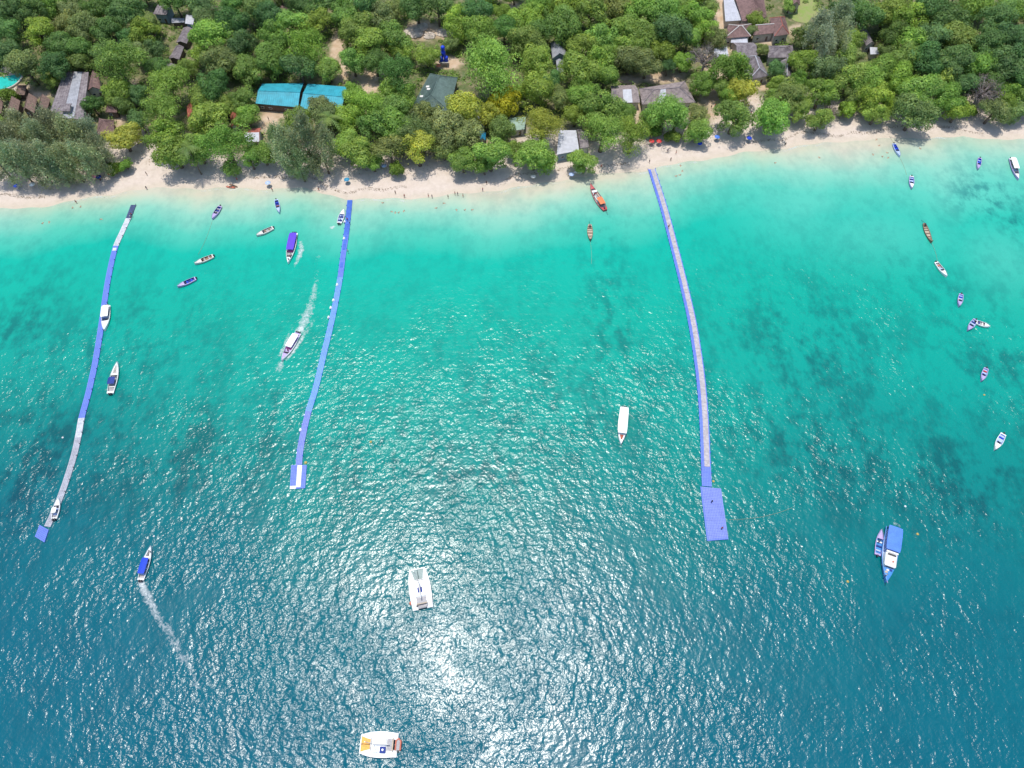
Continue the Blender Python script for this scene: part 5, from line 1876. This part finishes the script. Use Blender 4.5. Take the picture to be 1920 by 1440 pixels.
def rope(a, c, label, sag=0.0, rad=0.035, name='mooring_rope', m='rope'):
    p, q = on_plane(*a, 0.1), on_plane(*c, 0.1)
    P_, Q_ = Vector((*p, 0)), Vector((*q, 0))
    mid_ = (P_ + Q_) / 2
    n = Vector((-(Q_ - P_).y, (Q_ - P_).x, 0)).normalized() * sag
    pts = []
    for k in range(17):
        t = k / 16
        b_ = P_ * (1 - t) ** 2 + (mid_ + n) * 2 * t * (1 - t) + Q_ * t * t
        pts.append((b_.x - P_.x, b_.y - P_.y, 0.07))
    mb = MB()
    mb.tube(pts, rad, 5)
    o = mb.build(name, M[m], None, (P_.x, P_.y, 0))
    tag(o, label, 'rope', 'mooring ropes on the water')


rope((398, 413), (371, 478), 'long dark rope from the slate grey boat out to the cream boat', 1.0)
rope((1367, 974), (1485, 952), 'thin rope running out from the big blue end platform', -2.0, 0.04)
rope((1107, 453), (1109, 495), 'rope ahead of the pale brown longtail', 0.4, 0.035)
rope((1688, 297), (1700, 328), 'rope between the two boats closest to the right beach', 0.5, 0.035)
rope((1748, 457), (1758, 490), 'rope from the dark brown longtail to the reddish seated boat', 0.5, 0.035)
rope((1676, 268), (1668, 255), 'short rope from the blue interior boat to the right beach', 0.2, 0.035)


def foam_mat(name, thr, scale, stretch):
    m = bpy.data.materials.new(name)
    m.use_nodes = True
    nt = m.node_tree
    b = nt.nodes['Principled BSDF']
    b.inputs['Base Color'].default_value = (0.70, 0.74, 0.75, 1)
    b.inputs['Roughness'].default_value = 0.9
    b.inputs['Specular IOR Level'].default_value = 0.1
    pos = nt.nodes.new('ShaderNodeNewGeometry').outputs['Position']
    a = attr(nt, 'foam').outputs['Fac']
    n1 = noise(nt, pos, scale, 5, 0.7, dist=0.8)
    n2 = noise(nt, pos, scale * 0.25, 3, 0.6)
    f = math_(nt, 'ADD', math_(nt, 'MULTIPLY', n1, 0.7), math_(nt, 'MULTIPLY', n2, 0.5))
    f = math_(nt, 'ADD', f, math_(nt, 'MULTIPLY', math_(nt, 'SUBTRACT', a, 1.0), 0.55))
    mr = N(nt, 'ShaderNodeMapRange')
    mr.inputs[1].default_value = thr
    mr.inputs[2].default_value = thr + 0.36
    mr.inputs[4].default_value = 0.85
    nt.links.new(f, mr.inputs[0])
    tr = nt.nodes.new('ShaderNodeBsdfTransparent')
    ms = nt.nodes.new('ShaderNodeMixShader')
    nt.links.new(mr.outputs[0], ms.inputs[0])
    nt.links.new(tr.outputs[0], ms.inputs[1])
    nt.links.new(b.outputs[0], ms.inputs[2])
    nt.links.new(ms.outputs[0], nt.nodes['Material Output'].inputs['Surface'])
    return m


FOAM = foam_mat('foam_lace', 0.30, 1.3, None)


def wake(path, widths, dens, label, z=0.05):
    pts = [Vector((*on_plane(u, v, 0.05), 0)) for u, v in path]
    fine, w_, dd = [], [], []
    for i in range(len(pts) - 1):
        for k in range(10):
            t = k / 10
            fine.append(pts[i].lerp(pts[i + 1], t))
            w_.append(widths[i] + (widths[i + 1] - widths[i]) * t)
            dd.append(dens[i] + (dens[i + 1] - dens[i]) * t)
    vs, fs, at_ = [], [], []
    k = 9
    for i, p in enumerate(fine):
        d = (fine[min(i + 1, len(fine) - 1)] - fine[max(i - 1, 0)]).normalized()
        s = Vector((d.y, -d.x, 0))
        for j in range(k):
            g_ = 2 * j / (k - 1) - 1
            q = p + s * g_ * w_[i] * (1 + 0.15 * math.sin(i * 0.9 + j))
            vs.append((q.x, q.y, z + 0.05 * (1 - g_ * g_)))
            at_.append(dd[i] * (1 - abs(g_) ** 2.2))
    for i in range(len(fine) - 1):
        for j in range(k - 1):
            fs.append((i * k + j, i * k + j + 1, (i + 1) * k + j + 1, (i + 1) * k + j))
    me = new_mesh('wake_foam', vs, fs, [FOAM])
    fattr(me, 'foam', at_)
    tag(add('wake_foam', me), label, kind='stuff')


wake([(560, 624), (572, 600), (582, 575), (589, 550), (594, 520), (597, 480), (599, 440)], [1.7, 2.6, 2.5, 2.1, 1.7, 1.5, 1.2], [0.9, 0.8, 0.7, 0.58, 0.45, 0.3, 0.0], 'broad white wake behind the violet bowed speedboat')
wake([(536, 676), (552, 655), (568, 630), (584, 608), (600, 588)], [0.9, 1.3, 1.6, 1.8, 1.5], [0.8, 0.85, 0.75, 0.5, 0.1], 'right hand bow wave of the violet bowed speedboat')
wake([(524, 668), (534, 645), (545, 622), (553, 600)], [0.8, 1.0, 1.2, 1.0], [0.75, 0.7, 0.5, 0.1], 'left hand bow wave of the violet bowed speedboat', 0.06)
wake([(520, 700), (525, 685), (530, 672)], [1.6, 2.0, 1.2], [0.5, 0.85, 0.6], 'spray thrown ahead of the violet bowed speedboat', 0.07)
wake([(263, 1088), (272, 1110), (286, 1138), (304, 1168), (325, 1200), (350, 1240), (372, 1285), (392, 1335)], [1.1, 1.8, 1.9, 1.9, 2.1, 2.4, 2.7, 2.9], [0.95, 0.80, 0.70, 0.64, 0.58, 0.50, 0.42, 0.0], 'thin curving wake behind the royal blue canopy boat')
wake([(564, 452), (566, 462), (562, 478), (554, 496), (552, 512)], [1.0, 1.6, 1.5, 1.0, 0.6], [0.6, 0.8, 0.75, 0.55, 0.1], 'foam along the side of the purple canopy boat')
wake([(628, 424), (621, 428), (613, 432)], [0.9, 1.4, 0.8], [0.7, 0.9, 0.2], 'propeller foam behind the motorboat at the middle pier')
wake([(1675, 980), (1685, 985), (1690, 995)], [1.0, 0.8, 0.6], [0.5, 0.6, 0.2], 'foam at the stern of the big blue boat')


# ------------------------------------------------------------------ people
def skin_body(name, pts, edges, rad):
    me = bpy.data.meshes.new(name)
    me.from_pydata(pts, edges, [])
    o = bpy.data.objects.new(name, me)
    COL.objects.link(o)
    o.modifiers.new('skin', 'SKIN')
    s = o.modifiers.new('sub', 'SUBSURF')
    s.levels = s.render_levels = 1
    for i, r_ in enumerate(rad):
        o.data.skin_vertices[0].data[i].radius = r_ if isinstance(r_, tuple) else (r_, r_)
    o.data.skin_vertices[0].data[0].use_root = True
    dg = bpy.context.evaluated_depsgraph_get()
    ev = o.evaluated_get(dg)
    out_ = bpy.data.meshes.new_from_object(ev)
    out_.name = name
    bpy.data.objects.remove(o)
    bpy.data.meshes.remove(me)
    out_.materials.clear()
    out_.materials.append(M['skin'])
    out_.polygons.foreach_set('use_smooth', [True] * len(out_.polygons))
    return out_


def body(step, arm):
    s = step
    pts = [(0, 0, 0.95), (0, 0, 1.15), (0, 0, 1.38), (0, 0.0, 1.50), (0, 0.02, 1.60), (0, 0.02, 1.72),
           (-0.19, 0, 1.40), (-0.26, arm, 1.13), (-0.25, arm * 2.2, 0.88), (0.19, 0, 1.40), (0.26, -arm, 1.13), (0.25, -arm * 1.2, 0.88),
           (-0.10, 0, 0.90), (-0.11, s, 0.50), (-0.11, s * 0.9, 0.08), (-0.11, s * 0.9 + 0.15, 0.03), (0.10, 0, 0.90), (0.11, -s, 0.50), (0.11, -s * 1.5, 0.10), (0.11, -s * 1.5 + 0.15, 0.03)]
    ed = [(0, 1), (1, 2), (2, 3), (3, 4), (4, 5), (2, 6), (6, 7), (7, 8), (2, 9), (9, 10), (10, 11), (0, 12), (12, 13), (13, 14), (14, 15), (0, 16), (16, 17), (17, 18), (18, 19)]
    rad = [0.14, 0.13, 0.15, 0.06, 0.10, 0.085, 0.065, 0.05, 0.04, 0.065, 0.05, 0.04, 0.10, 0.07, 0.045, 0.04, 0.10, 0.07, 0.045, 0.04]
    return skin_body('standing_body', pts, ed, rad)


def swim_body():
    pts = [(0, -0.2, 0.0), (0, 0.05, 0.03), (0, 0.28, 0.05), (0, 0.40, 0.10), (0, 0.50, 0.16), (0, 0.60, 0.18), (-0.2, 0.28, 0.05), (-0.45, 0.45, 0.0), (-0.5, 0.75, -0.03), (0.2, 0.28, 0.05), (0.48, 0.2, 0.0), (0.6, 0.0, -0.05),
           (-0.1, -0.28, -0.02), (-0.16, -0.65, -0.10), (-0.18, -1.0, -0.12), (0.1, -0.28, -0.02), (0.2, -0.6, -0.12), (0.14, -1.0, -0.08)]
    ed = [(0, 1), (1, 2), (2, 3), (3, 4), (4, 5), (2, 6), (6, 7), (7, 8), (2, 9), (9, 10), (10, 11), (0, 12), (12, 13), (13, 14), (0, 15), (15, 16), (16, 17)]
    rad = [0.14, 0.13, 0.15, 0.07, 0.10, 0.08, 0.065, 0.05, 0.04, 0.065, 0.05, 0.04, 0.10, 0.07, 0.045, 0.10, 0.07, 0.045]
    return skin_body('swimming_body', pts, ed, rad)


STAND = [body(0.0, 0.03), body(0.16, 0.10)]
SWIM = swim_body()


def lathe_mesh(name, prof, m, sx=1.0, sy=0.72):
    mb = MB()
    mb.lathe(prof, (0, 0, 0), 10)
    return new_mesh(name, [(x * sx, y * sy, z) for x, y, z in mb.v], mb.f, [m], None, True)


HAIR = lathe_mesh('hair', [(0.06, 1.60), (0.112, 1.66), (0.112, 1.74), (0.07, 1.82), (0.02, 1.84)], M['dark'], 1, 1)
HAIR_S = lathe_mesh('hair', [(0.06, -0.02), (0.118, 0.04), (0.10, 0.10), (0.02, 0.14)], M['dark'], 1, 1)
SHORTS = {c: lathe_mesh('shorts', [(0.235, 0.62), (0.225, 0.85), (0.18, 1.04)], M[c]) for c in ('cloth_red', 'cloth_blue', 'cloth_dark', 'cloth_teal')}
SHIRT = {c: lathe_mesh('shirt', [(0.19, 1.0), (0.19, 1.2), (0.235, 1.40), (0.10, 1.52)], M[c]) for c in ('cloth_red', 'cloth_blue', 'cloth_dark', 'cloth_white', 'cloth_teal')}
CW = {'cloth_red': 'red', 'cloth_blue': 'blue', 'cloth_dark': 'dark', 'cloth_white': 'white', 'cloth_teal': 'teal'}


def person(u, v, where, swim=False, z=None, shirt=None, shorts='cloth_dark', walk=False, seed=0):
    rr = random.Random(seed + int(u * 7 + v * 13))
    if swim:
        x, y = on_plane(u, v, 0.05)
        root = empty('person', (x, y, 0.02), rr.uniform(0, 6.28))
        add('swimming_body', SWIM, root)
        add('hair', HAIR_S, root, (0, 0.52, 0.13))
        tag(root, f'dark haired swimmer {where}', 'person', 'swimmers off the beach')
        return
    p = place(u, v, 0.9) if z is None else Vector((*on_plane(u, v, z + 0.9), z))
    root = empty('person', p, rr.uniform(0, 6.28))
    add('standing_body', STAND[1 if walk else 0], root)
    add('hair', HAIR, root)
    add('shorts', SHORTS[shorts], root)
    d = f'{CW[shorts]} shorts'
    if shirt:
        add('shirt', SHIRT[shirt], root)
        d = f'{CW[shirt]} shirt and {CW[shorts]} shorts'
    else:
        d = 'bare chest and ' + d
    tag(root, f'person in {d} {where}', 'person', 'people along the beach')


SWIMMERS = [(717, 380, 'closest to the middle pier, just off the sand'), (833, 381, 'nearest the sand in the middle shallows'), (817, 390, 'in the middle shallows, left of the loose trio'), (856, 394, 'in the middle shallows, first of a loose trio'), (872, 393, 'in the middle shallows, second of a loose trio'),
            (886, 393, 'in the middle shallows, last of a loose trio'), (735, 397, 'first of the line of three off the middle pier'), (741, 399, 'second of the line of three off the middle pier'), (748, 398, 'third of the line of three off the middle pier'), (757, 396, 'just outside the line of three off the middle pier'),
            (1267, 330, 'furthest out of the group by the long pier'), (1274, 328, 'in the middle of the group by the long pier'), (1279, 321, 'at the outer side of the group by the long pier'), (1276, 311, 'nearest the sand in the group by the long pier'), (1536, 295, 'in the shallows between the long pier and the right beach'),
            (1643, 262, 'nearest the sand left of the blue interior boat'), (1648, 273, 'just off the sand left of the blue interior boat'), (1637, 290, 'furthest left near the blue interior boat'), (1655, 293, 'level with the bow of the blue interior boat'), (1665, 296, 'closest to the bow of the blue interior boat'),
            (1663, 286, 'beside the side of the blue interior boat'), (1725, 278, 'on the right of the blue interior boat'), (92, 417, 'in the left shallows, right one of a pair'), (80, 418, 'in the left shallows, left one of a pair'), (151, 387, 'at the waterline between the pair and the first pier'), (136, 389, 'at the waterline closest to the casuarina shade'),
            (190, 411, 'between the pair in the left shallows and the first pier'), (1454, 305, 'alone off the trees right of the long pier')]
for u, v, w_ in SWIMMERS:
    person(u, v, w_, swim=True)
WALKERS = [(741, 360, 'on the middle sand nearest the lone bush', None, 'cloth_dark'), (758, 367, 'by the waterline below the lone bush', 'cloth_red', 'cloth_dark'), (803, 366, 'left one of two walking the middle beach', None, 'cloth_red'), (810, 368, 'right one of two walking the middle beach', 'cloth_dark', 'cloth_blue'),
           (840, 368, 'alone at the middle waterline', None, 'cloth_dark'), (853, 362, 'first of a pair on the middle beach', 'cloth_red', 'cloth_dark'), (858, 363, 'second of a pair on the middle beach', None, 'cloth_blue'), (868, 366, 'beside the pair on the middle beach', None, 'cloth_red'),
           (905, 355, 'on open sand towards the red longtail', 'cloth_red', 'cloth_blue'), (912, 342, 'near the trees towards the red longtail', 'cloth_dark', 'cloth_dark'), (597, 354, 'on the sand left of the middle pier', None, 'cloth_red'), (510, 355, 'at the shade edge above the blue skiff', 'cloth_red', 'cloth_dark'),
           (274, 325, 'standing in the open sand gap', 'cloth_dark', 'cloth_dark'), (274, 352, 'at the waterline of the open sand gap', 'cloth_dark', 'cloth_blue'), (142, 378, 'at the waterline below the casuarinas', None, 'cloth_red'), (444, 336, 'in shade left of the purple canopy boat', 'cloth_red', 'cloth_dark'),
           (1258, 298, 'on sand just right of the long pier', None, 'cloth_dark'), (1218, 302, 'on sand at the head of the long pier', 'cloth_dark', 'cloth_dark'), (1268, 285, 'near the bushes right of the long pier', None, 'cloth_red'), (1252, 282, 'near the bushes above the long pier', 'cloth_blue', 'cloth_dark'),
           (1128, 310, 'on sand above the red longtail', None, 'cloth_red'), (1473, 270, 'near the trees right of the sandy path', 'cloth_dark', 'cloth_dark'), (1334, 200, 'first on the sandy path to the beach', 'cloth_dark', 'cloth_dark'), (1341, 197, 'second on the sandy path to the beach', 'cloth_red', 'cloth_dark'),
           (1326, 206, 'third on the sandy path to the beach', 'cloth_teal', 'cloth_dark'), (1408, 212, 'on the narrow sand lane right of the path', 'cloth_red', 'cloth_blue'), (503, 222, 'below the first teal pavilion', 'cloth_dark', 'cloth_dark'), (1290, 250, 'in the bush lane right of the long pier', 'cloth_white', 'cloth_dark')]
for u, v, w_, sh, so in WALKERS:
    person(u, v, w_, shirt=sh, shorts=so, walk=(u % 2 == 0))
person(246, 402, 'on the dark landing of the curved pier', z=0.36, shirt='cloth_red', shorts='cloth_dark')
person(244, 406, 'on the curved pier landing, further out', z=0.36, shirt='cloth_white', shorts='cloth_red')
person(651, 411, 'on the dark blue landing of the middle pier', z=0.36, shirt='cloth_red', shorts='cloth_blue')
person(655, 416, 'on the middle pier by the moored boat', z=0.36, shirt='cloth_white', shorts='cloth_dark')
person(1254, 424, 'walking the sandy matting of the long pier', z=0.42, shirt='cloth_red', shorts='cloth_dark', walk=True)


for u, v, z, w_, sh, so in ((544, 481, 0.45, 'sitting mid bow on the purple canopy boat', 'cloth_red', 'cloth_dark'), (541, 486, 0.45, 'furthest forward on the purple canopy boat', 'cloth_white', 'cloth_red'), (546, 478, 0.45, 'beside the canopy front of the purple boat', 'cloth_teal', 'cloth_dark'),
                            (540, 657, 0.45, 'at the bow seats of the violet bowed speedboat', 'cloth_red', 'cloth_blue'), (537, 660, 0.45, 'furthest forward on the violet bowed speedboat', 'cloth_white', 'cloth_dark'), (1662, 1078, 1.6, 'on the foredeck of the big blue boat', 'cloth_white', 'cloth_blue'),
                            (1649, 1015, 0.4, 'aboard the slim boat rafted to the big one', 'cloth_blue', 'cloth_dark'), (1114, 366, 0.5, 'amidships on the red longtail', 'cloth_dark', 'cloth_red'), (281, 1034, 0.6, 'in the bow of the royal blue canopy boat', 'cloth_white', 'cloth_dark'),
                            (638, 411, 0.4, 'aboard the motorboat at the middle pier', None, 'cloth_blue'), (652, 470, 0.36, 'alone further down the middle pier', 'cloth_white', 'cloth_dark'), (1335, 940, 0.36, 'at the inner half of the big end platform', 'cloth_dark', 'cloth_blue'), (1354, 990, 0.36, 'at the outer corner of the big end platform', 'cloth_red', 'cloth_dark')):
    person(u, v, w_, z=z, shirt=sh, shorts=so)


# parasols, loungers and kayaks in the shade
def parasol(u, v, m, label, r=1.15):
    p = place(u, v, 2.0)
    root = empty('parasol', p, u)
    tag(root, label, 'parasol', 'parasols at the tree edge')
    mb = MB()
    mb.tube([(0, 0, -0.2), (0, 0, 2.3)], 0.035, 6)
    mb.build('pole', M['wood'], root)
    mb = MB()
    mb.lathe([(r, 1.85), (r, 1.9), (r * 0.55, 2.2), (0.06, 2.42)], (0, 0, 0), 8)
    mb.build('shade', M[m], root)


for u, v, m, lb in ((206, 324, 'red', 'red parasol in the shade right of the casuarinas'), (176, 330, 'magenta', 'magenta parasol in the casuarina shade nearest the red one'), (184, 331, 'navy', 'navy parasol between the magenta and red ones'), (30, 347, 'royal', 'blue parasol at the far left shade edge'), (60, 345, 'white', 'white parasol in the left casuarina shade'),
                    (1222, 264, 'red', 'left red parasol of two at the head of the long pier'), (1236, 264, 'red', 'right red parasol of two at the head of the long pier'), (1312, 268, 'royal', 'blue parasol under the column of bushes by the path'), (1345, 256, 'skyroof', 'sky blue parasol beside the sandy path'), (502, 342, 'paleblue', 'pale blue parasol in the feathery tree shade'),
                    (650, 336, 'tealblue', 'teal parasol left of the lone bush'), (720, 310, 'paleblue', 'pale blue parasol behind the lone bush'), (1072, 326, 'paleblue', 'pale blue parasol below the white beach house'), (1000, 330, 'offwhite', 'off white parasol at the shade edge left of the beach house'), (1405, 258, 'royal', 'blue parasol in tree shade right of the path'), (822, 122, 'coral', 'pinkish parasol by the blue water tanks')):
    parasol(u, v, m, lb)


def kayak(u, v, rz, m, label):
    p = place(u, v)
    root = empty('kayak', p, rz)
    tag(root, label, 'kayak', 'kayaks on the sand')
    rows = [(max(0.04, 0.38 * math.sin(math.pi * (0.03 + 0.94 * k / 12)) ** 0.8), 0.35 + 0.12 * (k / 6 - 1) ** 2, -1.9 + 3.8 * k / 12) for k in range(13)]
    mb = hull_mesh(rows, 0.1, 0.05)
    mb.v = [(x, y, z + 0.1) for x, y, z in mb.v]
    mb.build('hull', M[m], root)
    m2 = liner_mesh(rows, 4, 8, 0.2, 0.1)
    m2.v = [(x, y, z + 0.1) for x, y, z in m2.v]
    m2.build('seat_well', M['dark'], root)
    for a, c in ((0, 4), (8, 12)):
        m2 = deck_mesh(rows, a, c, 0.06)
        m2.v = [(x, y, z + 0.1) for x, y, z in m2.v]
        m2.build('deck', M[m], root)


kayak(291, 296, 0.2, 'orange', 'orange kayak at the tree edge of the open sand gap')
kayak(433, 352, 1.4, 'coral', 'coral kayak on the sand left of the blue skiff')
kayak(438, 349, 1.2, 'wood', 'brown kayak beside the coral one')
kayak(1085, 324, 1.5, 'white', 'white kayak on the sand below the beach house')
kayak(700, 312, 1.5, 'paleblue', 'pale blue kayak in the shade above the middle beach')


# thin lace of foam where the sea meets the sand
def surf_line(u0, u1, label):
    xs_ = np.arange(on_plane(u0, 360)[0], on_plane(u1, 300)[0], 1.5)
    vs, fs, at_ = [], [], []
    k = 6
    for i, x in enumerate(xs_):
        y = float(shore_y(x))
        wob = 0.5 * math.sin(x * 0.33) + 0.4 * math.sin(x * 0.81 + 2)
        for j in range(k):
            g_ = j / (k - 1)
            vs.append((x, y - 0.1 + wob * 0.4 - 1.7 * g_, 0.045))
            at_.append(0.62 * (1 - abs(2 * g_ - 1) ** 2) * (0.75 + 0.25 * math.sin(x * 0.11 + 1)))
    for i in range(len(xs_) - 1):
        for j in range(k - 1):
            fs.append((i * k + j, (i * k) + j + 1, (i + 1) * k + j + 1, (i + 1) * k + j))
    me = new_mesh('surf_foam', vs, fs, [FOAM])
    fattr(me, 'foam', at_)
    tag(add('surf_foam', me), label, kind='stuff')


surf_line(-60, 1960, 'faint lacy foam line along the waterline')


# what the tide and the trees leave on the sand
def strew(name, n, lo, hi, col, size, label, waver=1.0):
    cs, ns, ss = [], [], []
    while len(cs) < n:
        x = RN.uniform(-300, 300)
        s_ = RN.uniform(lo, hi) + waver * (1.2 * math.sin(x * 0.12) + 0.8 * math.sin(x * 0.31 + 1))
        if waver and math.sin(x * 0.05 + 1.3 * math.sin(x * 0.017)) < -0.2:
            continue
        y = float(shore_y(x)) + s_
        cs.append((x, y, float(height(x, y)) + 0.05))
    cs = np.array(cs)
    nn = RN.normal(0, 0.25, (n, 3)) + np.array([0, 0, 1.0])
    nn /= np.linalg.norm(nn, axis=1, keepdims=True)
    o = add(name, leaf_mesh(name, cs, nn, RN.uniform(size * 0.5, size * 1.4, n), RN.uniform(0.1, 0.9, n), RN.uniform(0, 0.5, n), long=1.5))
    o.color = (*col, 1)
    tag(o, label, kind='stuff')


strew('wrack_line', 2600, 4.2, 5.6, (0.13, 0.10, 0.055), 0.16, 'thin line of dry seaweed left by the tide')
strew('leaf_litter', 5200, 13, 30, (0.20, 0.13, 0.07), 0.17, 'fallen leaves scattered over the upper beach', 0.0)
